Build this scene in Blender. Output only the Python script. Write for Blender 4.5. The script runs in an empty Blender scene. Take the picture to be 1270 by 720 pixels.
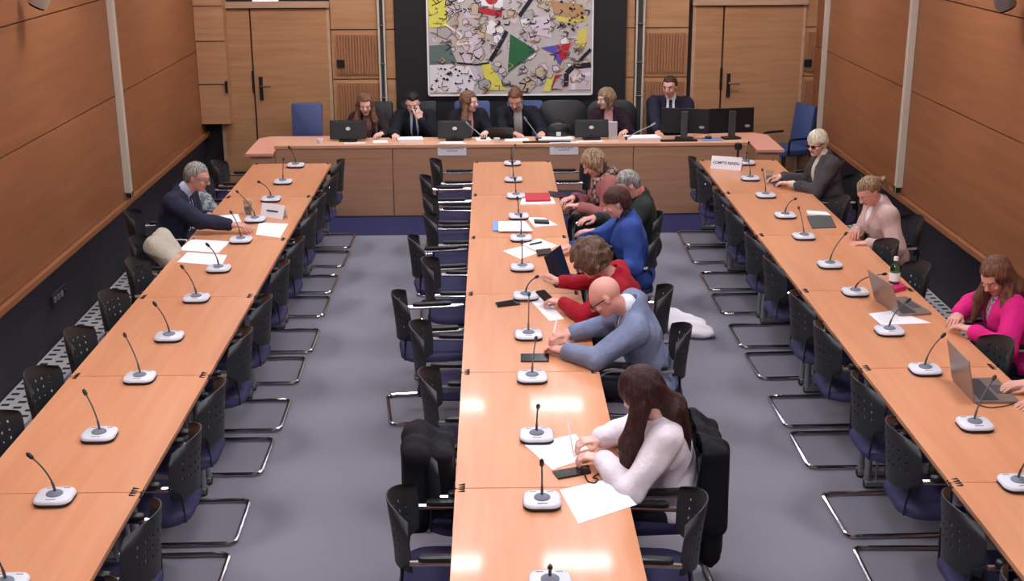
import bpy, bmesh, math, random
import numpy as np
from mathutils import Vector, Matrix
random.seed(4)
S = bpy.context.scene
C = S.collection
PI = math.pi
CAM_H, PITCH, YAW, ROLL, FPX = 3.394, .3052, .0160, .0046, 1569.5

# ---------------------------------------------------------------- helpers
def at(u, v, z=.735):
    """point of the horizontal plane at height z seen at frame position u, v (1270x720)"""
    a = (u - 635) / FPX; b = -(v - 360) / FPX
    x = a * math.cos(ROLL) - b * math.sin(ROLL); up = a * math.sin(ROLL) + b * math.cos(ROLL)
    y = math.cos(PITCH) + up * math.sin(PITCH); Z = up * math.cos(PITCH) - math.sin(PITCH)
    X = x * math.cos(YAW) + y * math.sin(YAW); Y = -x * math.sin(YAW) + y * math.cos(YAW)
    k = (z - CAM_H) / Z
    return Vector((X * k, Y * k, z))

class MB:
    def __init__(s): s.v = []; s.f = []; s.m = []
    def add(s, vs, fs, mi=0, M=None):
        o = len(s.v)
        for p in vs:
            p = Vector(p)
            if M is not None: p = M @ p
            s.v.append(tuple(p))
        for f in fs: s.f.append(tuple(i + o for i in f)); s.m.append(mi)
        return s
    def box(s, c, d, mi=0, M=None):
        x, y, z = c; a, b, e = d[0] / 2, d[1] / 2, d[2] / 2
        vs = [(x + i * a, y + j * b, z + k * e) for k in (-1, 1) for j in (-1, 1) for i in (-1, 1)]
        return s.add(vs, [(0, 2, 3, 1), (4, 5, 7, 6), (0, 1, 5, 4), (2, 6, 7, 3), (0, 4, 6, 2), (1, 3, 7, 5)], mi, M)
    def prism(s, pts, z0, z1, mi=0, M=None, inset=0.0, steps=0):
        n = len(pts); cx = sum(p[0] for p in pts) / n; cy = sum(p[1] for p in pts) / n
        rings = [(z0, 0), (z1, 0)]
        if inset:
            rings = [(z0, inset), (z0 + inset * .6, 0), (z1 - inset, 0), (z1 - inset * .3, inset * .35), (z1, inset)]
        vs = []
        for z, i in rings:
            for p in pts:
                L = math.hypot(p[0] - cx, p[1] - cy) or 1
                vs.append((p[0] - (p[0] - cx) / L * i, p[1] - (p[1] - cy) / L * i, z))
        fs = [tuple(range(n - 1, -1, -1)), tuple(range((len(rings) - 1) * n, len(rings) * n))]
        for r in range(len(rings) - 1):
            for i in range(n):
                j = (i + 1) % n
                fs.append((r * n + i, r * n + j, (r + 1) * n + j, (r + 1) * n + i))
        return s.add(vs, fs, mi, M)
    def tube(s, path, r, n=8, mi=0, M=None, closed=False, cap=True):
        P = [Vector(p) for p in path]; m = len(P); rs = r if isinstance(r, (list, tuple)) else [r] * m
        vs = []; prev = None
        for i, p in enumerate(P):
            if closed: t = (P[(i + 1) % m] - P[i - 1])
            else: t = P[min(i + 1, m - 1)] - P[max(i - 1, 0)]
            t = t.normalized() if t.length > 1e-9 else Vector((0, 0, 1))
            if prev is None:
                a = Vector((0, 0, 1)) if abs(t.z) < .9 else Vector((1, 0, 0))
                u = t.cross(a).normalized()
            else:
                u = prev - t * prev.dot(t)
                u = u.normalized() if u.length > 1e-6 else t.orthogonal().normalized()
            prev = u; w = t.cross(u)
            for k in range(n):
                g = 2 * PI * k / n
                vs.append(tuple(p + (u * math.cos(g) + w * math.sin(g)) * rs[i]))
        fs = []
        for i in range(m if closed else m - 1):
            j = (i + 1) % m
            for k in range(n):
                l = (k + 1) % n
                fs.append((i * n + k, i * n + l, j * n + l, j * n + k))
        if not closed and cap: fs += [tuple(range(n - 1, -1, -1)), tuple(range((m - 1) * n, m * n))]
        return s.add(vs, fs, mi, M)
    def lathe(s, prof, n=24, mi=0, M=None, sx=1, sy=1):
        vs = []; fs = []
        for r, z in prof:
            for k in range(n): vs.append((r * math.cos(2 * PI * k / n) * sx, r * math.sin(2 * PI * k / n) * sy, z))
        for i in range(len(prof) - 1):
            for k in range(n):
                l = (k + 1) % n; fs.append((i * n + k, i * n + l, (i + 1) * n + l, (i + 1) * n + k))
        if prof[0][0] > 1e-6: fs.append(tuple(range(n - 1, -1, -1)))
        if prof[-1][0] > 1e-6: fs.append(tuple(range((len(prof) - 1) * n, len(prof) * n)))
        return s.add(vs, fs, mi, M)
    def build(s, name, mats, parent=None, smooth=False, bevel=0, loc=None, rz=0, solid=0):
        me = bpy.data.meshes.new(name); me.from_pydata(s.v, [], s.f)
        if not isinstance(mats, (list, tuple)): mats = [mats]
        for m in mats: me.materials.append(m)
        me.polygons.foreach_set('material_index', s.m)
        bm = bmesh.new(); bm.from_mesh(me)
        bmesh.ops.remove_doubles(bm, verts=bm.verts, dist=1e-5)
        if solid: bmesh.ops.solidify(bm, geom=bm.faces[:], thickness=solid)
        if bevel:
            es = [e for e in bm.edges if len(e.link_faces) == 2 and e.calc_face_angle(0) > .9]
            bmesh.ops.bevel(bm, geom=es, offset=bevel, segments=2, affect='EDGES', profile=.6)
        bmesh.ops.recalc_face_normals(bm, faces=bm.faces[:])
        bm.to_mesh(me); bm.free()
        o = bpy.data.objects.new(name, me); C.objects.link(o)
        if parent is not None: o.parent = parent
        if loc is not None: o.location = loc
        if rz: o.rotation_euler.z = rz
        if smooth:
            me.polygons.foreach_set('use_smooth', [True] * len(me.polygons))
            try: me.set_sharp_from_angle(angle=math.radians(42))
            except Exception: pass
        return o

def rrect(w, d, r, n=5, cx=0, cy=0):
    pts = []
    for (sx, sy, a0) in ((1, 1, 0), (-1, 1, 90), (-1, -1, 180), (1, -1, 270)):
        for k in range(n + 1):
            a = math.radians(a0 + 90 * k / n)
            pts.append((cx + sx * (w / 2 - r) + r * math.cos(a), cy + sy * (d / 2 - r) + r * math.sin(a)))
    return pts

def fillet(path, r, n=5):
    P = [Vector(p) for p in path]; out = [P[0]]
    for i in range(1, len(P) - 1):
        a, b, c = P[i - 1], P[i], P[i + 1]
        u = (a - b); v = (c - b); rr = min(r, u.length * .49, v.length * .49)
        p0 = b + u.normalized() * rr; p1 = b + v.normalized() * rr
        for k in range(n + 1):
            t = k / n; out.append(p0 * (1 - t) ** 2 + b * 2 * t * (1 - t) + p1 * t * t)
    out.append(P[-1]); return out

def tag(o, label, cat, group=None, kind=None):
    o['label'] = label; o['category'] = cat
    if group: o['group'] = group
    if kind: o['kind'] = kind
    return o
def thing(name, label, cat, loc=(0, 0, 0), rz=0, group=None):
    o = bpy.data.objects.new(name, None); C.objects.link(o)
    o.empty_display_size = .1; o.location = loc; o.rotation_euler.z = rz
    return tag(o, label, cat, group)
def struct(o):
    o['kind'] = 'structure'; return o
def dup(root, loc, rz=0, label=None, group=None):
    r = root.copy(); C.objects.link(r); r.location = loc; r.rotation_euler.z = rz
    if label: r['label'] = label
    if group: r['group'] = group
    for ch in list(root.children):
        c = ch.copy(); C.objects.link(c); c.parent = r
        for g in ch.children:
            d = g.copy(); C.objects.link(d); d.parent = c
    return r
ORD = ['farthest', 'second', 'third', 'fourth', 'fifth', 'sixth', 'seventh', 'eighth', 'ninth', 'tenth', 'eleventh', 'twelfth', 'thirteenth']
def nth(i): return 'farthest' if i == 0 else ORD[i] + ' from the far end'

# ---------------------------------------------------------------- materials
def srgb(r, g, b):
    f = lambda c: (c / 255 / 12.92) if c / 255 <= .04045 else ((c / 255 + .055) / 1.055) ** 2.4
    return (f(r), f(g), f(b), 1)
def newmat(name):
    m = bpy.data.materials.new(name); m.use_nodes = True
    return m, m.node_tree, m.node_tree.nodes['Principled BSDF']
def mat(name, col, rough=.6, metal=0, var=.0, scale=20, bump=0, bscale=200, spec=.5, emit=0, sheen=0):
    m, nt, b = newmat(name)
    col = srgb(*col) if max(col) > 1.01 else (*col, 1)
    b.inputs['Roughness'].default_value = rough; b.inputs['Metallic'].default_value = metal
    b.inputs['Specular IOR Level'].default_value = spec
    tc = nt.nodes.new('ShaderNodeTexCoord')
    nz = nt.nodes.new('ShaderNodeTexNoise'); nz.inputs['Scale'].default_value = scale; nz.inputs['Detail'].default_value = 3
    nt.links.new(tc.outputs['Object'], nz.inputs['Vector'])
    mx = nt.nodes.new('ShaderNodeMix'); mx.data_type = 'RGBA'
    mx.inputs[6].default_value = tuple(c * (1 - var) for c in col[:3]) + (1,)
    mx.inputs[7].default_value = tuple(min(1, c * (1 + var)) for c in col[:3]) + (1,)
    nt.links.new(nz.outputs['Fac'], mx.inputs[0]); nt.links.new(mx.outputs[2], b.inputs['Base Color'])
    if bump:
        n2 = nt.nodes.new('ShaderNodeTexNoise'); n2.inputs['Scale'].default_value = bscale
        nt.links.new(tc.outputs['Object'], n2.inputs['Vector'])
        bp = nt.nodes.new('ShaderNodeBump'); bp.inputs['Strength'].default_value = bump; bp.inputs['Distance'].default_value = .01
        nt.links.new(n2.outputs['Fac'], bp.inputs['Height']); nt.links.new(bp.outputs['Normal'], b.inputs['Normal'])
    if emit:
        b.inputs['Emission Color'].default_value = col; b.inputs['Emission Strength'].default_value = emit
    if sheen: b.inputs['Sheen Weight'].default_value = sheen
    return m
def wood(name, c1, c2, rough=.4, stretch=(1, 12, 12), scale=2.2, coat=0, big=.5):
    m, nt, b = newmat(name)
    tc = nt.nodes.new('ShaderNodeTexCoord'); mp = nt.nodes.new('ShaderNodeMapping'); mp.inputs['Scale'].default_value = stretch
    nt.links.new(tc.outputs['Object'], mp.inputs['Vector'])
    nz = nt.nodes.new('ShaderNodeTexNoise'); nz.inputs['Scale'].default_value = scale; nz.inputs['Detail'].default_value = 6; nz.inputs['Distortion'].default_value = .4
    nt.links.new(mp.outputs['Vector'], nz.inputs['Vector'])
    n2 = nt.nodes.new('ShaderNodeTexNoise'); n2.inputs['Scale'].default_value = .7; n2.inputs['Detail'].default_value = 2
    nt.links.new(tc.outputs['Object'], n2.inputs['Vector'])
    ad = nt.nodes.new('ShaderNodeMath'); ad.operation = 'MULTIPLY_ADD'; ad.inputs[1].default_value = big
    nt.links.new(n2.outputs['Fac'], ad.inputs[0]); nt.links.new(nz.outputs['Fac'], ad.inputs[2])
    cr = nt.nodes.new('ShaderNodeValToRGB')
    cr.color_ramp.elements[0].position = .35 + big * .3; cr.color_ramp.elements[0].color = srgb(*c1)
    cr.color_ramp.elements[1].position = .65 + big * .7; cr.color_ramp.elements[1].color = srgb(*c2)
    nt.links.new(ad.outputs[0], cr.inputs['Fac']); nt.links.new(cr.outputs['Color'], b.inputs['Base Color'])
    b.inputs['Roughness'].default_value = rough; b.inputs['Specular IOR Level'].default_value = .3
    if coat: b.inputs['Coat Weight'].default_value = coat; b.inputs['Coat Roughness'].default_value = .07
    return m
def emissive(name, col, s):
    m, nt, b = newmat(name); b.inputs['Base Color'].default_value = (.8, .8, .8, 1)
    b.inputs['Emission Color'].default_value = srgb(*col); b.inputs['Emission Strength'].default_value = s
    return m

M = {}
M['wall'] = wood('wall veneer', (136, 86, 54), (156, 102, 66), .42, (1, .5, 7), 2.0)
M['backwood'] = wood('back wall veneer', (170, 124, 88), (190, 146, 106), .5, (.5, 1, 9), 2.4)
M['door'] = wood('door veneer', (164, 120, 84), (184, 140, 100), .45, (.6, 1, 9), 2.4)
M['trimwood'] = wood('pale oak trim', (178, 142, 116), (198, 162, 134), .5, (1, 1, 6), 2)
M['rib'] = wood('ribbed veneer', (152, 104, 74), (170, 120, 86), .55, (9, 1, .6), 2)
M['desk'] = wood('desk veneer', (180, 136, 108), (198, 154, 122), .45, (.5, 1, 8), 2.4)
M['desktop'] = wood('desk top veneer', (214, 164, 132), (228, 178, 144), .35, (.5, 8, 1), 2.4)
M['table'] = wood('beech tabletop', (206, 140, 100), (216, 152, 112), .30, (9, .6, 1), 1.6, big=.3, coat=.14)
M['wing'] = wood('brightly lit pinkish side tabletop', (226, 160, 140), (236, 172, 150), .4, (.5, 8, 1), 2.4)  # same wood as the other tops, bright light put into the colour
M['edge'] = mat('dark table edge', (52, 38, 34), .5)
M['carpet'] = mat('grey carpet', (128, 126, 136), .95, var=.10, scale=1.3, bump=.3, bscale=260, spec=.1)
M['bluecarpet'] = mat('navy carpet', (50, 50, 86), .95, var=.15, scale=30, bump=.3, bscale=260, spec=.1)
M['skirt'] = mat('dark navy plinth', (30, 27, 38), .6, var=.1, scale=3)
M['grille'] = mat('pale grey metal grille', (196, 196, 196), .45, metal=.3, var=.04)
M['slot'] = mat('grille slot', (22, 22, 26), .8)
M['white'] = mat('white paint', (196, 186, 168), .5, var=.03)
M['ceil'] = mat('ceiling tile', (215, 212, 206), .9, var=.03)
M['black'] = mat('matt black board', (20, 20, 24), .7, var=.2, scale=2)
M['blackplastic'] = mat('black plastic', (15, 15, 18), .45, bump=.1)
M['darkgap'] = mat('dark gap', (28, 24, 22), .8)
M['mesh'] = mat('charcoal chair shell', (40, 41, 44), .5, var=.1)
M['pad'] = mat('black arm pad', (22, 22, 24), .4)
M['navy'] = mat('navy seat fabric', (52, 50, 80), .9, var=.12, scale=40, bump=.3, bscale=400, spec=.2)
M['blue'] = mat('blue leather', (62, 80, 126), .5, var=.06, scale=8)
M['blackleather'] = mat('black leather', (17, 18, 22), .45, var=.1)
M['chrome'] = mat('chrome', (205, 205, 210), .18, metal=1)
M['alu'] = mat('satin aluminium', (150, 152, 156), .4, metal=.7)
M['micwhite'] = mat('white mic housing', (216, 218, 228), .35)
M['micgrey'] = mat('grey speaker mesh', (120, 124, 138), .6, bump=.4, bscale=900)
M['paper'] = mat('white paper', (244, 243, 246), .8, var=.01)
M['print'] = mat('printed text grey', (212, 210, 220), .8)
M['ink'] = mat('dark violet ink', (62, 52, 88), .8)
M['red'] = mat('red card', (190, 30, 52), .5)
M['bluecard'] = mat('light blue card', (110, 150, 220), .6)
M['glassblack'] = mat('black glass', (14, 15, 20), .15)
M['screen'] = mat('dark screen', (30, 32, 40), .2)
M['silver'] = mat('silver laptop shell', (150, 140, 132), .35, metal=.6)
M['keys'] = mat('laptop keys', (44, 46, 56), .5)
M['cableblack'] = mat('black cable', (16, 16, 18), .5)
M['magenta'] = mat('magenta pouch', (205, 40, 110), .6)
M['exit'] = mat('exit sign green', (20, 110, 90), .5, emit=.6)
M['exitwhite'] = mat('exit sign white', (235, 240, 235), .5, emit=.6)
M['panel'] = emissive('light diffuser', (244, 244, 252), 72)
M['labelsilver'] = mat('silver badge', (200, 200, 204), .3, metal=.6)
M['greyscreen'] = mat('grey stand', (70, 72, 74), .45)
def glassmat(name, col, rough=.02):
    m, nt, b = newmat(name); b.inputs['Base Color'].default_value = srgb(*col)
    b.inputs['Transmission Weight'].default_value = .9; b.inputs['Roughness'].default_value = rough; b.inputs['IOR'].default_value = 1.45
    return m
M['glass'] = glassmat('clear glass', (240, 245, 245))
M['greenglass'] = glassmat('green bottle plastic', (70, 120, 80), .1)

# ---------------------------------------------------------------- setting
XL, XR, YB, YN, ZC = -3.45, 3.88, 15.2, -.7, 3.75
XM = (XL + XR) / 2
struct(MB().box((XM, (12.72 + YN) / 2, -.05), (XR - XL + .4, 12.72 - YN, .1)).build('floor', M['carpet']))
struct(MB().box((XM, (12.72 + YB + .2) / 2, -.045), (XR - XL + .4, YB + .2 - 12.72, .1)).build('floor_far_band', M['bluecarpet']))
struct(MB().box((XM, (YB + YN) / 2, ZC + .05), (XR - XL + .4, YB - YN + .4, .1)).build('ceiling', M['ceil']))
def sidewall(name, X, sgn):
    # navy plinth below, veneer boards above with shadow gaps between them
    mb = MB(); mb.box((X + sgn * .1, (YB + YN) / 2, .3), (.2, YB - YN, .6), 1)
    mb.box((X + sgn * .12, (YB + YN) / 2, .6 + (ZC - .6) / 2), (.2, YB - YN, ZC - .6), 2)
    ys = [YN, 1.2, 6.3, 11.66, YB]; zs = [.66, 1.63, 2.5, ZC]
    for i in range(len(ys) - 1):
        for j in range(len(zs) - 1):
            y0, y1, z0, z1 = ys[i], ys[i + 1], zs[j], zs[j + 1]
            mb.box((X + sgn * .01, (y0 + y1) / 2, (z0 + z1) / 2), (.05, y1 - y0 - .006, z1 - z0 - .01), 0)
    return struct(mb.build(name, [M['wall'], M['skirt'], M['darkgap']]))
sidewall('wall_left', XL, -1); sidewall('wall_right', XR, 1)
for nm, X, sg in (('trim_1', XL, 1), ('trim_2', XR, -1)):
    struct(MB().box((X + sg * .025, (YB + YN) / 2, .63), (.06, YB - YN, .05)).build(nm, M['wall'], bevel=.004))
struct(MB().box((XM, YN - .05, ZC / 2), (XR - XL + .4, .1, ZC)).build('wall_near', M['backwood']))
# back wall with door recesses, boards and ribbed panels
def bx_(px, y=YB): # X of frame column px on the back wall (height 1.3)
    return (px - 613.5) / 100.6
mb = MB()
mb.box((XM, YB + .1, ZC / 2), (XR - XL + .4, .2, ZC), 1)
cols = [(290, 424, 2.22, ZC), (424, 481, 0, ZC), (489, 500.5, 0, ZC), (775, 786, 0, ZC), (797, 850, 0, ZC), (850, 989, 2.22, ZC), (989, 1016, 0, ZC)]
for a, b, z0, z1 in cols:
    x0, x1 = bx_(a), bx_(b)
    if z0 == 0:
        zz = [0, .62, 1.28, 1.36 + .48, ZC] if b - a > 20 else [0, 1.26, 1.86, ZC]
        zz = [0, 1.27, 1.85, ZC]
    else: zz = [z0, 2.9, ZC]
    for i in range(len(zz) - 1):
        mb.box(((x0 + x1) / 2, YB - .01, (zz[i] + zz[i + 1]) / 2), (x1 - x0 - .012, .04, zz[i + 1] - zz[i] - .014), 0)
struct(mb.build('wall_back', [M['backwood'], M['darkgap']]))
def ribbed(nm, a, b, z0, z1):
    x0, x1 = bx_(a), bx_(b); m = MB(); n = int((x1 - x0) / .032)
    m.box(((x0 + x1) / 2, YB - .034, (z0 + z1) / 2), (x1 - x0, .012, z1 - z0), 1)
    for i in range(n):
        x = x0 + (i + .5) * (x1 - x0) / n
        m.box((x, YB - .045, (z0 + z1) / 2), (.020, .02, z1 - z0), 0)
    struct(m.build(nm, [M['rib'], M['door']]))
k = 3
for a, b in ((429, 479), (800, 847), (991, 1011)):
    ribbed('trim_%d' % k, a, b, 1.33, 1.79); ribbed('trim_%d' % (k + 1), a, b, .35, 1.22); k += 2
# doors
def door(n, a, s, b, hx):
    z1 = 2.10; x0, xs, x1 = bx_(a), bx_(s), bx_(b)
    r = bpy.data.objects.new('door_%d' % n, None); C.objects.link(r); r['kind'] = 'structure'; r.location = (xs, YB, 0)
    L = lambda m, nm, mt, **k: m.build(nm, mt, r, **k)
    m = MB(); m.box(((x0 + xs) / 2 - xs, -.02, z1 / 2), (xs - x0 - .02, .05, z1 - .01)); L(m, 'narrow_leaf', M['door'], bevel=.003)
    m = MB(); m.box(((xs + x1) / 2 - xs, -.02, z1 / 2), (x1 - xs - .02, .05, z1 - .01)); L(m, 'wide_leaf', M['door'], bevel=.003)
    m = MB(); m.box(((x0 + x1) / 2 - xs, -.04, z1 + .045), (x1 - x0 + .05, .09, .07)); L(m, 'door_head', M['trimwood'], bevel=.004)
    m = MB(); m.box(((x0 + x1) / 2 - xs, -.005, z1 + .0), (x1 - x0, .06, .03)); L(m, 'shadow_gap', M['darkgap'])
    m = MB()
    for xx in (x0, x1): m.box((xx - xs, -.02, z1 / 2), (.035, .055, z1))
    L(m, 'door_jamb', M['trimwood'])
    m = MB(); m.box((.085, -.055, 1.17), (.045, .015, .28)); hp = L(m, 'handle_plate', M['blackplastic'], bevel=.004)
    m = MB(); m.tube(fillet([(.085, -.06, 1.20), (.085, -.11, 1.20), (.21, -.11, 1.20)], .02), .011)
    o = m.build('handle', M['chrome'], hp, smooth=True)
    m = MB(); m.box((-.004, -.05, 1.25), (.03, .02, .26)); L(m, 'lock_strip', M['blackplastic'])
door(1, 290, 330, 422, 0); door(2, 856, 891, 987, 0)
# shelf line above both doors and exit signs
for a, b, px, lb in ((285, 424, 350, 'left'), (852, 990, 923, 'right')):
    t = thing('exit_sign', 'small white and green exit sign above the %s double door' % lb, 'sign', (bx_(px), YB - .06, 2.17))
    MB().box((0, 0, .10), (.30, .04, .17)).build('housing', M['exitwhite'], t, bevel=.005)
    m = MB(); m.box((0, -.022, .11), (.25, .004, .12))
    m.build('pictogram', M['exit'], t)
# pier box in the left far corner
m = MB(); m.box((XL + .19, 15.1 - .02, .78 + (ZC - .78) / 2), (.34, .22, ZC - .78), 0)
for z in (1.25, 1.75, 2.15): m.box((XL + .19, 14.967, z), (.34, .004, .008), 1)
struct(m.build('trim_9', [M['backwood'], M['darkgap']]))
MB().box((0, 0, 0), (.03, .02, .14)).build('latch', M['blackplastic'])
o = bpy.data.objects['latch']; o.location = (XL + .345, 14.955, 1.22); o.parent = bpy.data.objects['trim_9']
# black board behind the painting
x0, x1 = bx_(501), bx_(775)
struct(MB().box(((x0 + x1) / 2, YB - .03, ZC / 2), (x1 - x0, .10, ZC)).build('wall_black_panel', M['black']))
# twin hanging rails either side
for nm, a, b, lb in (('hanging_rail', 481.5, 488, 'left'), ('hanging_rail', 787.5, 796, 'right')):
    t = thing(nm, 'pair of slim metal uprights fixed on the back wall %s of the black panel' % lb, 'rail', ((bx_(a) + bx_(b)) / 2, YB - .03, 0))
    w = (bx_(b) - bx_(a)) / 2
    MB().box((0, .01, ZC / 2), (w * 1.5, .02, ZC - .02)).build('backing', M['greyscreen'], t)
    for s in (-1, 1): MB().box((s * w, -.02, ZC / 2), (.022, .04, ZC - .02)).build('upright', M['white'], t, bevel=.004)
    for z in (1.05, 1.45, 1.9): MB().tube([(-w, -.03, z), (w, -.03, z)], .012).build('rung', M['chrome'], t, smooth=True)
# sockets on back wall
for a, z, lb in ((435, 1.46, 'left'), (994, 1.43, 'right')):
    t = tag(MB().box((0, 0, 0), (.09, .02, .09)).build('wall_socket', M['blackplastic'], loc=(bx_(a), YB - .065, z), bevel=.004), 'small black wall control plate beside the %s double door' % lb, 'control plate')
tag(MB().box((0, 0, 0), (.055, .03, .12)).build('light_switch', M['white'], loc=(bx_(1007), YB - .06, 1.70), bevel=.006), 'white switch box near the right corner of back wall', 'switch')
# white vertical battens on the side walls
for nm, X, sg, y in (('trim_10', XL, 1, 11.66), ('trim_11', XR, -1, 11.62), ('trim_12', XR, -1, 14.62), ('trim_13', XL, 1, 6.3), ('trim_14', XR, -1, 6.3)):
    m = MB(); m.box((X + sg * .045, y, .72 + (ZC - .72) / 2), (.06, .07 if y < 14 else .03, ZC - .72), 0)
    m.box((X + sg * .05, y, .70), (.06, .05, .07), 1)
    struct(m.build(nm, [M['white'], M['blackplastic']], bevel=.004))
# floor grilles
def grille(nm, x0, x1):
    m = MB(); m.box(((x0 + x1) / 2, 6.6, .006), (x1 - x0, 14.4, .012), 0)
    y = -.5
    i = 0
    while y < 13.7:
        for c in range(3):
            xx = x0 + (c + .5 + (.0 if i % 2 else .0)) * (x1 - x0) / 3
            m.box((xx, y + (.05 if c % 2 else 0), .0125), ((x1 - x0) / 3 * .55, .035, .003), 1)
        y += .10; i += 1
    struct(m.build(nm, [M['grille'], M['slot']]))
grille('floor_grille_left', XL + .01, -3.14); grille('floor_grille_right', 3.60, XR - .01)
# floor sockets on the plinth
def outlets(X, sg, y, lb):
    t = thing('power_outlet_strip', lb, 'power outlets', (X + sg * .01, y, .36), -sg * PI / 2)
    m = MB(); m.box((0, -.0, 0), (.34, .02, .09)); m.build('plate', M['skirt'], t, bevel=.003)
    for i in range(4):
        m = MB(); m.box((-.12 + i * .08, .012 , 0), (.045, .012, .045)); m.build('socket', M['alu'] if i != 0 else M['blackplastic'], t, bevel=.004)
outlets(XL, 1, 9.62, 'strip of small power outlets on the dark plinth of left wall')
outlets(XR, -1, 8.9, 'strip of small power outlets on the dark plinth of right wall')
# small wall speakers with a camera-like dome head, not lamps
for (X, sg, y, z, c, lb) in ((XL, 1, 9.55, 2.66, 'blackplastic', 'black and white'), (XR, -1, 9.32, 2.62, 'alu', 'grey')):
    t = thing('wall_speaker', '%s spotlight on a bracket high on the %s wall' % (lb, 'left' if sg > 0 else 'right'), 'wall speaker', (X + sg * .03, y, z))
    MB().tube([(0, 0, .12), (sg * .12, 0, .12), (sg * .12, 0, .05)], .012).build('bracket', M['blackplastic'], t, smooth=True)
    m = MB(); m.lathe([(.03, .08), (.06, .06), (.075, 0), (.07, -.05), (.05, -.055)], 20, M=Matrix.Translation((sg * .12, 0, 0)) @ Matrix.Rotation(.5 * sg, 4, 'Y'))
    m.build('dome_head', M['white'] if c == 'blackplastic' else M[c], t, smooth=True)
    m = MB(); m.lathe([(.062, -.052), (.058, -.066), (0, -.068)], 20, M=Matrix.Translation((sg * .12, 0, 0)) @ Matrix.Rotation(.5 * sg, 4, 'Y'))
    m.build('lens', M['glassblack'], t, smooth=True)
# ceiling luminaires
g = 'recessed square ceiling lights'
proto = None
names = ['left wall', 'left aisle', 'centre table', 'right wall']
for i, X in enumerate((-2.55, -.42, .73, 2.95)):
    for j, Y in enumerate((13.55, 9.95, 6.4, 3.0)):
        lb = 'square recessed ceiling light in the %s row, %s' % (['left-wall', 'left-of-centre', 'right-of-centre', 'right-wall'][i], nth(j))
        if proto is None:
            proto = thing('ceiling_light', lb, 'ceiling light', (X, Y, ZC - .03), 0, g)
            m = MB()
            for sx, sy, w, d in ((0, .165, .66, .03), (0, -.165, .66, .03), (.315, 0, .03, .3), (-.315, 0, .03, .3)): m.box((sx, sy, .01), (w, d, .04))
            m.build('frame', M['white'], proto); MB().box((0, 0, .015), (.6, .3, .01)).build('diffuser', M['panel'], proto)
        else: dup(proto, (X, Y, ZC - .03), 0, lb)
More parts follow.
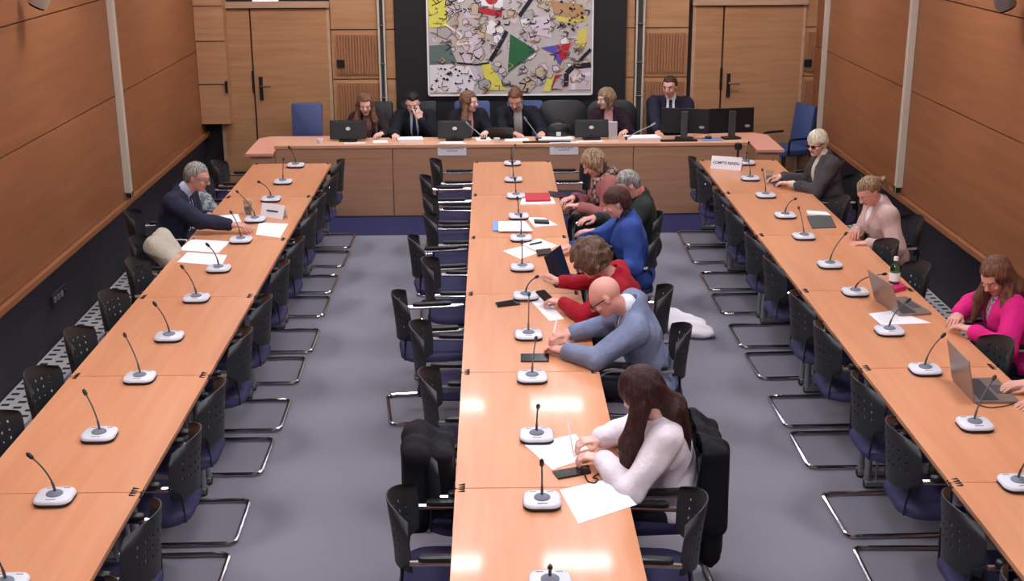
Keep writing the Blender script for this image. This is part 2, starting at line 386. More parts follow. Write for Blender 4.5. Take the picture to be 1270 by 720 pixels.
# ---------------------------------------------------------------- painting
def painting():
    xa, xb, z0, z1 = bx_(538.5), bx_(735.5), 1.075, 2.62
    t = thing('abstract_painting', 'large abstract collage painting of coloured scraps hung on the black panel', 'painting', ((xa + xb) / 2, YB - .095, z0))
    W, H = xb - xa, z1 - z0
    cv = mat('mottled canvas', (186, 178, 174), .8, var=.12, scale=9)
    MB().box((0, 0, H / 2), (W - .03, .03, H - .03)).build('canvas', cv, t)
    m = MB()
    for c, d in (((0, -.005, .008), (W, .045, .016)), ((0, -.005, H - .008), (W, .045, .016)), ((-W / 2 + .008, -.005, H / 2), (.016, .045, H)), ((W / 2 - .008, -.005, H / 2), (.016, .045, H))): m.box(c, d)
    m.build('frame', M['exitwhite'] if 0 else mat('white frame', (235, 232, 228), .5), t)
    cols = dict(yel=(214, 206, 84), red=(178, 34, 48), grn=(38, 98, 58), dgr=(92, 110, 104), blk=(26, 22, 36), wht=(225, 220, 224), blu=(88, 78, 168), tan=(176, 140, 96), lil=(205, 190, 200), yl2=(210, 196, 96), gry=(120, 112, 108), tn2=(188, 172, 146), lg2=(168, 164, 162))
    ml = {k: mat('paint ' + k, v, .8, var=.06, scale=30) for k, v in cols.items()}; keys = list(ml)
    m = MB()
    # frame pixel -> local; lightly layered scraps
    lay = [0]
    def L(u, v): return ((u - 637) / 100.6, (118 - v) / 92.5)
    def poly(pts, c):
        lay[0] += 1; y = -.0155 - .000012 * lay[0]
        q = [L(*p) for p in pts]
        q = [(min(W / 2 - .02, max(-W / 2 + .02, a)), min(H - .02, max(.02, b))) for a, b in q]
        n = len(q)
        m.add([(a, y, b) for a, b in q] + [(a, -.012, b) for a, b in q], [tuple(range(n))] + [(i, (i + 1) % n, n + (i + 1) % n, n + i) for i in range(n)], keys.index(c))
    def stroke(pts, w, c):
        for (a, b), (e, f) in zip(pts, pts[1:]):
            dx, dy = e - a, f - b; l = math.hypot(dx, dy) or 1; nx, ny = -dy / l * w, dx / l * w
            poly([(a + nx, b + ny), (e + nx, f + ny), (e - nx, f - ny), (a - nx, b - ny)], c)
    def disc(u, v, r, c, n=16): poly([(u + r * math.cos(2 * PI * k / n), v + r * math.sin(2 * PI * k / n)) for k in range(n)], c)
    rnd = random.Random(11)
    for _ in range(120):
        u, v = rnd.uniform(545, 728), rnd.uniform(-25, 110); s = rnd.uniform(4, 13)
        q = [(u + s * math.cos(a) * rnd.uniform(.5, 1), v + s * math.sin(a) * rnd.uniform(.4, .9)) for a in (0, 1.2, 2.4, 3.6, 5)]
        poly(q, rnd.choice(['lil', 'tn2', 'lil', 'lil', 'wht', 'tn2', 'lg2']))
        if rnd.random() < .8: stroke(q + q[:1], .35, rnd.choice(['gry', 'blk', 'gry']))
    poly([(541, 83), (540, 114), (592, 114), (595, 100), (588, 86)], 'wht')
    poly([(540, 4), (541, 44), (565, 42), (558, -10)], 'yel')
    poly([(541, 63), (565, 62), (574, 82), (541, 84)], 'dgr')
    poly([(602, 0), (602, 20), (628, 24), (632, -8), (610, -14)], 'wht')
    disc(615.5, 12, 8, 'red'); poly([(600, 22), (628, 27), (627, 33), (599, 28)], 'red')
    poly([(637, 51), (634, 93), (668, 70), (660, 64)], 'grn')
    poly([(673, 66), (709, 61), (696, 86), (688, 72)], 'blu'); poly([(692, 63), (709, 61), (704, 78), (697, 80)], 'red')
    poly([(603, 80), (612, 82), (632, 112), (606, 98)], 'yel'); poly([(616, 100), (632, 112), (612, 112)], 'yel')
    poly([(716, 50), (728, 44), (726, 66), (716, 66)], 'yl2'); poly([(682, 98), (690, 96), (684, 114), (676, 114)], 'yel'); poly([(690, 96), (700, 95), (692, 100), (686, 113)], 'red')
    poly([(638, 0), (664, 0), (656, 16), (640, 14)], 'wht'); poly([(664, 34), (684, 32), (686, 56), (668, 52)], 'lil')
    poly([(684, 16), (722, 20), (728, 36), (690, 32)], 'tan'); stroke([(690, 34), (710, 38), (727, 34)], 2.4, 'yl2')
    poly([(706, 90), (733, 86), (733, 112), (706, 112)], 'lil'); stroke([(704, 108), (704, 94), (712, 87), (733, 85)], 3, 'blk'); stroke([(712, 112), (714, 98), (733, 94)], 2, 'wht')
    stroke([(633, 48), (624, 64), (613, 80)], 2.4, 'blk'); stroke([(648, 32), (662, 14), (676, 0)], 2.2, 'blk'); stroke([(720, 80), (733, 68)], 2, 'blk')
    stroke([(574, 82), (596, 84), (612, 82)], 1, 'blk'); stroke([(560, 40), (580, 52), (574, 62), (592, 60)], .8, 'wht')
    for _ in range(330):
        u, v = rnd.uniform(543, 728), rnd.uniform(-28, 112); a = rnd.uniform(0, PI); l = rnd.uniform(2, 9)
        stroke([(u, v), (u + l * math.cos(a), v + l * math.sin(a) * .6), (u + l * 1.3 * math.cos(a + .9), v + l * math.sin(a + .9))], rnd.uniform(.3, .65), rnd.choice(['blk', 'blk', 'gry', 'gry', 'tan']))
    for _ in range(70):
        u, v = rnd.choice([(rnd.uniform(543, 590), rnd.uniform(86, 112)), (rnd.uniform(640, 662), rnd.uniform(0, 14)), (rnd.uniform(690, 728), rnd.uniform(14, 50))]); s = rnd.uniform(.8, 2.6)
        poly([(u - s, v), (u, v - s * .7), (u + s, v + s * .3), (u, v + s * .8)], 'blk')
    m.build('painted_scraps', [ml[k_] for k_ in keys], t)
painting()

# ---------------------------------------------------------------- conference tables
def make_table(label):
    t = thing('conference_table', label, 'table', (0, 0, 0), 0, 'conference tables joined end to end')
    w, L = .80, 1.494
    m = MB(); m.prism(rrect(w, L, .012, 2), .705, .73, 0)
    top = m.build('tabletop', [M['table']], t, bevel=.002)
    MB().box((0, 0, .698), (w - .01, L - .01, .014)).build('edge_band', M['edge'], t)
    m = MB()
    for sx in (-1, 1): m.box((sx * (w / 2 - .10), 0, .672), (.03, L - .2, .04))
    m.build('apron', M['greyscreen'], t)
    for sy in (-1, 1):
        yy = sy * (L / 2 - .07)
        m = MB(); m.box((0, yy, .665), (w - .12, .05, .035)); m.build('cross_bar', M['alu'], t); m = MB(); m.box((0, yy, .035), (w - .10, .07, .03)); m.build('foot_bar', M['alu'], t, bevel=.005)
        for sx in (-1, 1):
            m = MB(); m.tube([(sx * (w / 2 - .07), yy, .05), (sx * (w / 2 - .07), yy, .68)], .021, 10); m.tube([(sx * (w / 2 - .12), yy, .05), (sx * (w / 2 - .12), yy, .68)], .010, 8)
            m.build('leg', M['alu'], t, smooth=True)
            m = MB(); m.lathe([(0, -.012), (.022, -.012), (.026, 0), (.022, .012), (0, .012)], 14, M=Matrix.Translation((sx * (w / 2 - .06), yy, .026)) @ Matrix.Rotation(PI / 2, 4, 'Y'))
            m.build('caster', M['blackplastic'], t, smooth=True)
            m = MB(); m.tube([(sx * (w / 2 + .006), sy * (L / 2 - .02) - .012, .72), (sx * (w / 2 - .045), sy * (L / 2 - .02) - .012, .734), (sx * (w / 2 - .045), sy * (L / 2 - .02) + .012, .734), (sx * (w / 2 + .006), sy * (L / 2 - .02) + .012, .72)], .005, 6)
            m.build('clip', M['blackplastic'], t)
    return t
TX = {'left': -2.05, 'centre': .215, 'right': 2.549}
proto = None
for row, X in TX.items():
    for i in range(7):
        yc = 12.13 - 1.5 * i
        if i == 6: break
        lb = 'beech-topped conference table in the %s row, %s' % (row, nth(i) if i < 5 else 'nearest the viewer')
        if proto is None: proto = make_table(lb); proto.location = (X, yc, 0)
        else: dup(proto, (X, yc, 0), 0, lb)

# ---------------------------------------------------------------- chairs
def shell(w, h, z0, th=.006, tilt=.10, curve=.105, nu=31, nv=19, holes=True):
    """perforated curved back panel"""
    m = MB(); grid = {}
    us = [-1 + 2 * i / (nu - 1) for i in range(nu)]; vs_ = [j / (nv - 1) for j in range(nv)]
    def P(u, v, off):
        hw = w / 2 * (.86 + .14 * math.sin(min(1, v * 1.7) * PI / 2)) * (1 - .22 * max(0, (v - .75) / .25) ** 2)
        zz = z0 + h * v - .045 * max(0, v - .4) * 1.7 * (abs(u) ** 2.5) + .03 * (1 - v) * (abs(u) ** 2.5)
        y = -.285 - tilt * (v ** 1.5) * h + curve * (u * u) * (.85 + .15 * v) + off
        return (u * hw, y, zz)
    n = nu * nv
    vs = [P(u, v, 0) for v in vs_ for u in us] + [P(u, v, -th) for v in vs_ for u in us]
    hole = lambda i, j: holes and 6 <= j <= nv - 5 and 4 <= i <= nu - 6 and (i % 3 == 1) and (j % 3 == 0)
    fs = []
    ins = lambda i, j: 0 <= i < nu - 1 and 0 <= j < nv - 1 and not hole(i, j)
    for j in range(nv - 1):
        for i in range(nu - 1):
            if hole(i, j): continue
            a, b, c, d = j * nu + i, j * nu + i + 1, (j + 1) * nu + i + 1, (j + 1) * nu + i
            fs += [(a, b, c, d), (n + d, n + c, n + b, n + a)]
            if not ins(i, j - 1): fs.append((a, n + a, n + b, b))
            if not ins(i, j + 1): fs.append((c, n + c, n + d, d))
            if not ins(i - 1, j): fs.append((d, n + d, n + a, a))
            if not ins(i + 1, j): fs.append((b, n + b, n + c, c))
    m.add(vs, fs); return m
def make_chair(label):
    t = thing('meeting_chair', label, 'chair', (0, 0, 0), 0, 'cantilever meeting chairs round the tables')
    hw = .26
    p = [(-hw, -.20, .655), (-hw, .20, .655), (-hw, .27, .60), (-hw, .25, .014), (-hw, -.36, .014), (hw, -.36, .014), (hw, .25, .014), (hw, .27, .60), (hw, .20, .655), (hw, -.20, .655)]
    m = MB(); m.tube(fillet(p, .055, 5), .0138, 8); m.build('frame', M['chrome'], t, smooth=True)
    m = MB(); m.tube([(-hw, .24, .40), (hw, .24, .40)], .011); m.tube([(-hw, -.20, .655), (-.20, -.24, .60), (-.17, -.25, .44), (-.17, .22, .415)], .010); m.tube([(hw, -.20, .655), (.20, -.24, .60), (.17, -.25, .44), (.17, .22, .415)], .010)
    m.build('seat_support', M['blackplastic'], t, smooth=True)
    m = MB(); pts = rrect(.47, .50, .13, 6, 0, -.02)
    m.prism(pts, .425, .475, 0, inset=.022); m.build('seat', M['navy'], t, smooth=True)
    shell(.475, .31, .545).build('backrest', M['mesh'], t, smooth=True)
    for s in (-1, 1):
        m = MB(); m.prism(rrect(.045, .27, .02, 4, s * hw, -.03), .667, .688, 0, inset=.006); m.build('armrest', M['pad'], t, smooth=True)
    return t
chairs = []
proto = None
def chair(x, y, rz, lb):
    global proto
    if proto is None: proto = make_chair(lb); proto.location = (x, y, 0); proto.rotation_euler.z = rz; r = proto
    else: r = dup(proto, (x, y, 0), rz, lb)
    chairs.append(r); return r
E_, W_ = -PI / 2, PI / 2        # facing +X, facing -X
ys = []
for i in range(6):
    c = 12.13 - 1.5 * i; ys += [c + .33, c - .33]
rj = random.Random(3)
proto = None
for i, y in enumerate(ys):
    if y > 4.2: chair(-1.775 + rj.uniform(-.012, .012), y + rj.uniform(-.02, .02), W_ + rj.uniform(-.03, .03), 'empty black chair on the aisle side of left table, %s' % nth(i))
for i, y in enumerate(ys):
    if y > 4.2: chair(2.28 + rj.uniform(-.012, .012), y + rj.uniform(-.02, .02), E_ + rj.uniform(-.03, .03), 'empty black chair on the aisle side of right table, %s' % nth(i))
# wall side of the left table
LW = [(-2.47, 12.45, 'empty black chair on the wall side of the left table, farthest'),
      (-2.47, 11.75, 'black chair on the wall side of the left table, second from the far end'),
      (-2.49, 11.08, 'black chair with a light grey garment on it beyond the grey-haired man'),
      (-2.77, 10.42, 'black chair under the grey-haired man in the navy suit'),
      (-2.49, 9.52, 'black chair holding a beige folded coat beside the white papers'),
      (-2.35, 8.90, 'empty perforated black chair by the left wall, nearer neighbour of the beige coat'),
      (-2.31, 8.10, 'empty perforated black chair by the left wall, second nearer than the beige coat'),
      (-2.30, 7.36, 'empty perforated black chair by the left wall, third nearer than the beige coat'),
      (-2.30, 6.66, 'empty perforated black chair by the left wall, fourth nearer than the beige coat'),
      (-2.29, 6.02, 'empty perforated black chair at the left edge of the picture, upper one'),
      (-2.29, 5.30, 'empty perforated black chair at the left edge of the picture, lower one')]
for x, y, lb in LW: chair(x, y, E_ + (.12 if 'suit' in lb else rj.uniform(-.05, .05)), lb)
# left side of the centre table
CW = [(-.30, 12.45, 0, 'empty black chair left of the centre table, farthest'), (-.36, 11.70, .05, 'empty black chair left of the centre table, second from the far end'),
      (-.29, 10.85, -.05, 'empty black chair left of the centre table, third from the far end'), (-.25, 10.2, .05, 'empty black chair left of the centre table, fourth from the far end'),
      (-.34, 9.52, .15, 'empty black chair left of the centre table, fifth from the far end'), (-.20, 8.83, -.05, 'empty black chair left of the centre table, sixth from the far end'),
      (-.36, 8.08, .12, 'black chair with arms and navy seat pulled out left of the centre table'),
      (-.20, 7.40, -.05, 'black chair tucked in left of the centre table behind the pulled out one'), (-.10, 6.58, 0, 'black chair left of centre table just beyond the one with the black coat'),
      (-.07, 5.70, .05, 'chair hidden under a black coat left of the centre table'), (-.16, 5.08, -.02, 'empty black perforated chair nearest the viewer left of the centre table')]
for x, y, r, lb in CW: chair(x, y, E_ + r, lb)
CE = [(.70, 12.45, 0, 'empty black chair right of the centre table, farthest'), (.98, 10.98, 0, 'black chair under the woman in the plaid scarf'), (1.10, 10.18, 0, 'black chair under the grey-haired person in a dark jacket'),
      (.98, 9.48, .0, 'black chair under the woman in the royal blue jacket'), (.90, 8.15, -.12, 'black chair under the woman in the red jumper'), (.90, 7.33, -.08, 'black chair under the bald man in the grey-blue suit'),
      (.75, 5.68, .05, 'chair draped with a black coat under the woman in the white blouse'), (.62, 5.05, -.10, 'empty black perforated chair nearest the viewer right of the centre table')]
for x, y, r, lb in CE: chair(x, y, W_ + r, lb)
RE = [(3.18, 12.3, 0, 'empty black chair on the wall side of the right table, farthest'), (3.14, 11.55, 0, 'black chair under the blonde woman in the dark grey jacket'), (2.80, 10.72, 0, 'empty black chair between the blonde woman and the woman with a ponytail'),
      (3.20, 9.98, 0, 'black chair under the woman with the ponytail'), (2.77, 9.25, .0, 'empty black chair just nearer than the woman with the ponytail'), (2.80, 8.62, 0, 'empty black chair behind the green bottle'),
      (3.28, 7.62, 0, 'black chair under the woman in the pink blazer'), (2.76, 7.02, .0, 'empty black chair just nearer than the woman in the pink blazer'), (3.34, 6.30, 0, 'black chair under the person typing at the right edge')]
for x, y, r, lb in RE: chair(x, y, W_ + r, lb)

# ---------------------------------------------------------------- desk microphones
def make_mic(label, loc, tip, hook=0):
    t = thing('desk_microphone', label, 'microphone', loc, 0, 'tabletop microphones')
    if 'b' not in make_mic.__dict__:
        m = MB(); m.prism(rrect(.172, .168, .05, 6), .001, .018, 0, inset=.006); b1 = m.build('base', M['blackplastic'], t, smooth=True)
        m = MB(); m.prism(rrect(.174, .168, .05, 6), .011, .034, 0, inset=.012); b2 = m.build('housing', M['micwhite'], t, smooth=True)
        m = MB(); m.lathe([(.038, .032), (.038, .038), (.033, .042), (0, .044)], 22); b3 = m.build('speaker_disc', M['micgrey'], t, smooth=True)
        bs = [MB().box(c_, d_).build('button', M['micgrey'], t) for c_, d_ in (((0, -.060, .0345), (.045, .005, .003)), ((-.04, .058, .0345), (.03, .003, .003)), ((.04, .058, .0345), (.03, .003, .003)))]
        make_mic.b = [b1, b2, b3] + bs
    else:
        for o in make_mic.b:
            c = o.copy(); C.objects.link(c); c.parent = t
    tip = Vector(tip) - Vector(loc); base = Vector((0, .012, .04))
    mid = base + Vector((0, 0, .5 * max(.09, tip.z - .05))) + (tip - base) * .12
    if hook: mid = Vector((base.x + .02, base.y, tip.z + .02))
    pts = [base * (1 - s) ** 2 + mid * 2 * s * (1 - s) + tip * s * s for s in [i / 10 for i in range(11)]]
    MB().tube(pts, [.0065 if i < 3 else .0042 for i in range(11)], 8).build('gooseneck', M['greyscreen'], t, smooth=True)
    d = (pts[-1] - pts[-3]).normalized()
    MB().tube([tip - d * .012, tip - d * .004, tip + d * .018, tip + d * .03], [.005, .010, .011, .005], 10).build('mic_capsule', M['blackplastic'], t, smooth=True)
    return t
mics = {'left': [(368, 199, 361, 181), (352, 219, 353, 196), (337, 240, 323, 223), (317, 265, 296, 235), (299, 290, 288, 261), (271, 325, 259, 301), (243, 361, 227, 328), (209, 408, 193, 374), (172, 458, 155, 412), (121, 528, 105, 483), (65, 604, 37, 561), (2, 712, -22, 668)],
        'centre': [(637, 199, 640, 181), (638, 219, 637, 203), (641, 239, 640, 223), (644, 264, 643, 247), (647, 291, 647, 268), (648, 327, 648, 301), (652, 362, 665, 344), (655, 410, 656, 366), (659, 462, 664, 421), (664, 534, 666, 505), (670, 614, 670, 576), (679, 715, 679, 703)],
        'right': [(927, 201, 930, 181), (932, 220, 928, 193), (951, 241, 947, 214), (975, 266, 987, 250), (998, 292, 990, 252), (1030, 327, 1049, 294), (1061, 361, 1096, 344), (1103, 409, 1125, 378), (1147, 457, 1168, 422), (1208, 525, 1231, 475), (1262, 598, 1290, 560)]}
for row, l in mics.items():
    for i, (u, v, tu, tv) in enumerate(l):
        p = at(u, v, .775); p.z = .73
        if i == 0: p.y = min(p.y, 12.80)
        dz = .20 if row != 'centre' else .17
        if (row, i) in (('centre', 9), ('centre', 10), ('centre', 11)): dz = .20
        tz = .73 + dz
        q = at(tu, tv, tz)
        # keep the neck at a real length
        b = p + Vector((0, .03, .05)); d = q - b
        if d.length > .34: q = b + d * (.34 / d.length)
        make_mic('%s gooseneck microphone on the %s table row, %s' % ('white' if row != 'centre' else 'pale grey', row, nth(i)), tuple(p), q)

# ---------------------------------------------------------------- presidium desk
DX0, DX1, DY = -2.33, 2.79, 13.51
t = thing('panel_desk', 'long wooden panel desk across the far end of the room', 'desk', ((DX0 + DX1) / 2, DY, 0))
w = DX1 - DX0; xs_ = [DX0, -1.07, .215, 1.54, DX1]; cxm = (DX0 + DX1) / 2
for a, b in zip(xs_, xs_[1:]):
    m = MB(); m.box(((a + b) / 2 - cxm, .02, .385), (b - a - .008, .04, .75), 0); m.build('front_panel', M['desk'], t, bevel=.002)
m = MB(); m.box((0, .03, .02), (w - .02, .04, .04)); m.build('plinth', M['darkgap'], t)
for a, b in zip(xs_, xs_[1:]):
    m = MB(); m.box(((a + b) / 2 - cxm, -.002, .655), ((b - a) * .82, .006, .008)); m.build('inlay_strip', M['trimwood'], t)
m = MB(); m.box((0, .20, .78), (w + .02, .44, .035), 0); m.build('desktop', M['desktop'], t, bevel=.004)
for s in (-1, 1): MB().box((s * (w / 2 - .02), .21, .38), (.035, .38, .75)).build('end_panel', M['desk'], t)
# side tables
for (x0, x1, lb) in ((-2.64, -1.72, 'left'), (2.30, 3.16, 'right')):
    t = thing('side_table', 'low pinkish side table against the %s end of the long desk' % lb, 'table', ((x0 + x1) / 2, 13.97, 0), 0, 'side tables at the ends of the desk')
    w = x1 - x0
    m = MB(); xo = -1 if lb == 'left' else 1
    pts = [(-w / 2, -.0), (w / 2, -.0), (w / 2, .40), (-w / 2, .40)]
    pts = [(xo * (w / 2), -.56), (xo * (w / 2 - .30), -.56), (xo * (w / 2 - .30), -.0), (-xo * w / 2, 0), (-xo * w / 2, .45), (xo * (w / 2 - .12), .45), (xo * w / 2, .33)]
    m.prism(pts, .70, .73); m.build('tabletop', M['wing'], t, bevel=.003)
    m = MB(); m.box((xo * (w / 2 - .17), -.50, .34), (.26, .025, .68)); m.build('leg_panel', M['desk'], t)
    m = MB(); m.box((-xo * (w / 2 - .2), .40, .34), (.3, .025, .68)); m.build('leg_panel', M['desk'], t)
# blue high-back chairs and black ones behind the desk
def swivel(name, lb, loc, rz, mt, w=.36, top=1.07, rnd=.03, group='high back chairs behind the long desk', wt=None):
    t = thing(name, lb, 'chair', loc, rz, group)
    m = MB(); n = 7
    m.prism(rrect(.44, .44, .08, 5), .42, .50, 0, inset=.02); m.build('seat', mt, t, smooth=True)
    # back: padded slab, slightly reclined
    M4 = Matrix.Translation((0, -.22, .47)) @ Matrix.Rotation(PI / 2 + .14, 4, 'X')
    H = top - .47; wt = wt or w
    pts = [(-w / 2 * .96, 0), (w / 2 * .96, 0)]
    r = rnd
    for k in range(7): a = k / 6 * PI / 2; pts.append((wt / 2 - r + r * math.cos(a), H - r + r * math.sin(a)))
    for k in range(7): a = PI / 2 + k / 6 * PI / 2; pts.append((-wt / 2 + r + r * math.cos(a), H - r + r * math.sin(a)))
    m = MB(); m.prism(pts, -.03, .03, 0, M=M4, inset=.012); m.build('backrest', mt, t, smooth=True)
    m = MB(); m.tube([(0, 0, .42), (0, 0, .10)], .025, 12); m.build('gas_column', M['chrome'], t, smooth=True)
    m = MB()
    for k in range(5):
        a = 2 * PI * k / 5 + .3; m.tube([(0, 0, .10), (.27 * math.cos(a), .27 * math.sin(a), .06)], [.022, .014], 8)
        m.lathe([(0, -.014), (.028, -.014), (.028, .014), (0, .014)], 10, M=Matrix.Translation((.27 * math.cos(a), .27 * math.sin(a), .03)) @ Matrix.Rotation(PI / 2, 4, 'Y'))
    m.build('star_base', M['blackplastic'], t, smooth=True)
    for s in (-1, 1):
        m = MB(); m.tube(fillet([(s * .23, .10, .45), (s * .26, .12, .63), (s * .26, -.16, .63)], .04), .014); m.build('armrest', M['blackplastic'], t, smooth=True)
    return t
swivel('office_chair', 'empty blue high-back chair at the left end of the long desk', (-2.12, 14.28, 0), PI, M['blue'], .35, 1.09)
swivel('office_chair', 'empty blue high-back chair in the far right corner', (3.47, 14.76, 0), PI / 2 + .4, M['blue'], .36, .99)
for x, c, lb, wd in ((-1.37, 'blackleather', 'under the long-haired woman at the left end of the desk', .44), (-.85, 'blackleather', 'under the young man with his hand at his mouth', .44), (-.22, 'blue', 'under the long-haired woman looking to the right', .42), (.40, 'blue', 'under the person with the grey shirt at the desk centre', .42),
                 (.84, 'blackleather', 'empty beside the black handbag', .60), (1.42, 'blackleather', 'under the woman with short fair hair', .60), (2.06, 'blackleather', 'under the man in the dark suit and tie', .46)):
    swivel('office_chair', '%s high-back chair %s' % ('black' if c != 'blue' else 'blue', lb), (x, 14.55, 0), PI, M[c], wd, 1.06, .17 if wd > .5 else .04)
# monitors on the desk
def monitor(lb, x, y, w, h, rz, tilt=.25, low=True):
    t = thing('desktop_monitor', lb, 'monitor', (x, y, .7975), rz, 'black monitors on the long desk')
    z0 = .02 if low else .06
    M4 = Matrix.Translation((0, 0, z0)) @ Matrix.Rotation(-tilt, 4, 'X')
    m = MB(); m.box((0, 0, h / 2), (w, .028, h), 0, M=M4); m.build('screen_housing', M['blackplastic'], t, bevel=.006)
    m = MB(); m.box((0, .016, h / 2), (w * .93, .004, h * .88), 0, M=M4); m.build('display', M['screen'], t)
    if low:
        m = MB(); m.lathe([(.022, 0), (.020, .004), (0, .005)], 16, M=M4 @ Matrix.Translation((0, -.014, h * .55)) @ Matrix.Rotation(PI / 2, 4, 'X'), sx=1.2, sy=.9); m.build('badge', M['labelsilver'], t)
        m = MB(); m.box((0, -.0145, h * .92), (w * .75, .003, .006), 0, M=M4); m.build('vent_line', M['greyscreen'], t)
        m = MB(); m.prism(rrect(.20, .12, .03, 4), 0, .012); m.box((0, 0, .03), (.06, .02, .05)); m.build('stand', M['blackplastic'], t)
    else:
        m = MB(); m.box((0, -.035, h * .46 + .03), (.075, .035, h * .92 + .05)); m.build('stand_column', M['greyscreen'], t, bevel=.005)
        m = MB(); m.prism(rrect(.20, .15, .03, 4, 0, -.02), 0, .014); m.build('stand_foot', M['blackplastic'], t)
        m = MB(); m.lathe([(.02, 0), (.018, .004), (0, .005)], 16, M=M4 @ Matrix.Translation((w * .36, -.014, h * .26)) @ Matrix.Rotation(PI / 2, 4, 'X'), sx=1.5, sy=.8); m.build('badge', M['labelsilver'], t)
    return t
monitor('small black monitor with a silver badge before the long-haired woman at the left', -1.565, 13.74, .40, .205, 0)
monitor('small black monitor with a silver badge left of the desk centre', -.40, 13.74, .37, .195, 0)
monitor('small black monitor with a silver badge before the fair-haired woman', 1.10, 13.74, .37, .195, 0)
monitor('large black monitor back before the man in dark suit', 2.12, 13.74, .52, .27, -.22, .06, False)
monitor('large black monitor back at the right end of the desk', 2.63, 13.74, .52, .27, .16, .06, False)
tag(MB().prism(rrect(.09, .06, .006, 3), 0, .19).build('white_box', mat('pale grey box', (190, 190, 196), .5), loc=(1.335, 13.74, .7975)), 'upright pale grey box right of the fair-haired woman\'s monitor', 'box')
# laptops on the desk seen edge on
def laptop(lb, h0, h1, outdir, tilt, depth=.23, hh=.22, mt='silver', inner='keys', group=None, z=.731):
    h0 = Vector((h0[0], h0[1], 0)); h1 = Vector((h1[0], h1[1], 0)); mid = (h0 + h1) / 2
    ax = (h1 - h0).normalized(); out = Vector((outdir[0], outdir[1], 0)); out = (out - ax * out.dot(ax)).normalized()
    w = (h1 - h0).length
    t = thing('laptop', lb, 'laptop', (mid.x, mid.y, z), 0, group)
    R = Matrix(((ax.x, out.x, 0, 0), (ax.y, out.y, 0, 0), (0, 0, 1, 0), (0, 0, 0, 1)))
    m = MB(); m.prism(rrect(w, depth, .012, 3, 0, depth / 2), 0, .013, 0, M=R); b = m.build('base', M[mt], t, bevel=.001)
    m = MB(); m.box((0, depth * .36, .0135), (w * .88, depth * .42, .002), 0, M=R); m.build('keyboard', M[inner], b)
    m = MB(); m.box((0, depth * .79, .0135), (w * .36, depth * .28, .0015), 0, M=R); m.build('touchpad', M['greyscreen'], b)
    R2 = R @ Matrix.Translation((0, 0, .012)) @ Matrix.Rotation(tilt, 4, 'X')
    m = MB(); m.box((0, 0, hh / 2), (w, .007, hh), 0, M=R2); l = m.build('lid', M[mt], t, bevel=.002)
    m = MB(); m.box((0, .0042, hh / 2), (w * .94, .0015, hh * .9), 0, M=R2); m.build('display', M['screen'], l)
    return t
laptop('open silver laptop before the woman in the pink blazer', (2.60, 8.16), (2.66, 7.80), (1, .05), .32)
laptop('open silver laptop of the person typing at the right edge', at(1180, 475), at(1207, 505), (1, 0), .22, depth=.25, hh=.24)
laptop('open black laptop before the woman in red', at(707, 341), at(687, 356), (1, 0), .35, mt='blackplastic', depth=.20, hh=.22)
laptop('dark laptop before the person in grey shirt at desk centre', (-.02, 13.80), (.24, 13.80), (0, 1), -.9 + .9 + .5, mt='blackplastic', z=.7985, depth=.16, hh=.14)

# ---------------------------------------------------------------- papers, phones, signs
def flat(name, lb, cat, px, mt, z=.7305, th=.0015, lines=0, group=None, lift=0):
    P = [at(u, v, z) for u, v in px]; c = sum(P, Vector()) / len(P)
    m = MB(); m.prism([(p.x - c.x, p.y - c.y) for p in P], 0, th, 0)
    o = m.build(name, [M[mt]], loc=(c.x, c.y, z + lift)); tag(o, lb, cat, group)
    if lines:
        a, b, d = P[0] - c, P[1] - c, P[3] - c if len(P) > 3 else P[2] - c
        l = MB()
        for i in range(lines):
            s = .14 + .72 * i / max(1, lines - 1); e = .86 - (.25 if i % 4 == 3 else 0)
            for s0, s1 in ((.12, e),):
                q0 = a + (b - a) * s0 + (d - a) * s; q1 = a + (b - a) * s1 + (d - a) * s
                n = (d - a).normalized() * .0022
                l.add([(q0.x - n.x, q0.y - n.y, th + .0003), (q1.x - n.x, q1.y - n.y, th + .0003), (q1.x + n.x, q1.y + n.y, th + .0003), (q0.x + n.x, q0.y + n.y, th + .0003)], [(0, 1, 2, 3)])
        l.build('printed_lines', M['print'], o)
    return o
flat('paper_sheet', 'white sheets under the hands of the woman in the white blouse', 'paper', [(649, 552), (712, 539), (735, 566), (683, 583)], 'paper', lines=16, th=.003)
flat('paper_sheet', 'white printed sheet hanging at the table edge nearest the viewer', 'paper', [(692, 608), (757, 594), (787, 627), (715, 650)], 'paper', lines=18, th=.002)
flat('smartphone', 'dark blue smartphone beside the white sheets of the woman in the white blouse', 'phone', [(683, 586), (728, 579), (731, 588), (690, 595)], 'glassblack', th=.009)
flat('smartphone', 'black smartphone lying alone left of the woman in red', 'phone', [(614, 376), (641, 372), (645, 378), (617, 381)], 'glassblack', th=.009)
flat('tablet', 'dark tablet behind the microphone before the bald man', 'tablet', [(645, 440), (680, 440), (680, 449), (645, 449)], 'glassblack', th=.009)
flat('paper_sheet', 'white sheet under the arms of the woman in red', 'paper', [(657, 372), (676, 368), (699, 396), (681, 398)], 'paper', lines=10)
flat('paper_sheet', 'loose white sheet on the left before the woman in royal blue', 'paper', [(624, 311), (650, 305), (667, 314), (646, 321)], 'paper', lines=8)
flat('paper_sheet', 'white sheet between microphone and hand of the woman in royal blue', 'paper', [(648, 303), (669, 296), (692, 305), (671, 314)], 'paper', lines=8, z=.733)
flat('pen', 'dark pen lying across the sheet before the woman in royal blue', 'pen', [(657, 303), (672, 300), (673, 301.5), (658, 304.5)], 'cableblack', z=.7355, th=.006)
flat('smartphone', 'black smartphone beside the sheets before the woman in royal blue', 'phone', [(665, 311), (683, 309), (685, 315), (667, 318)], 'glassblack', z=.736, th=.009)
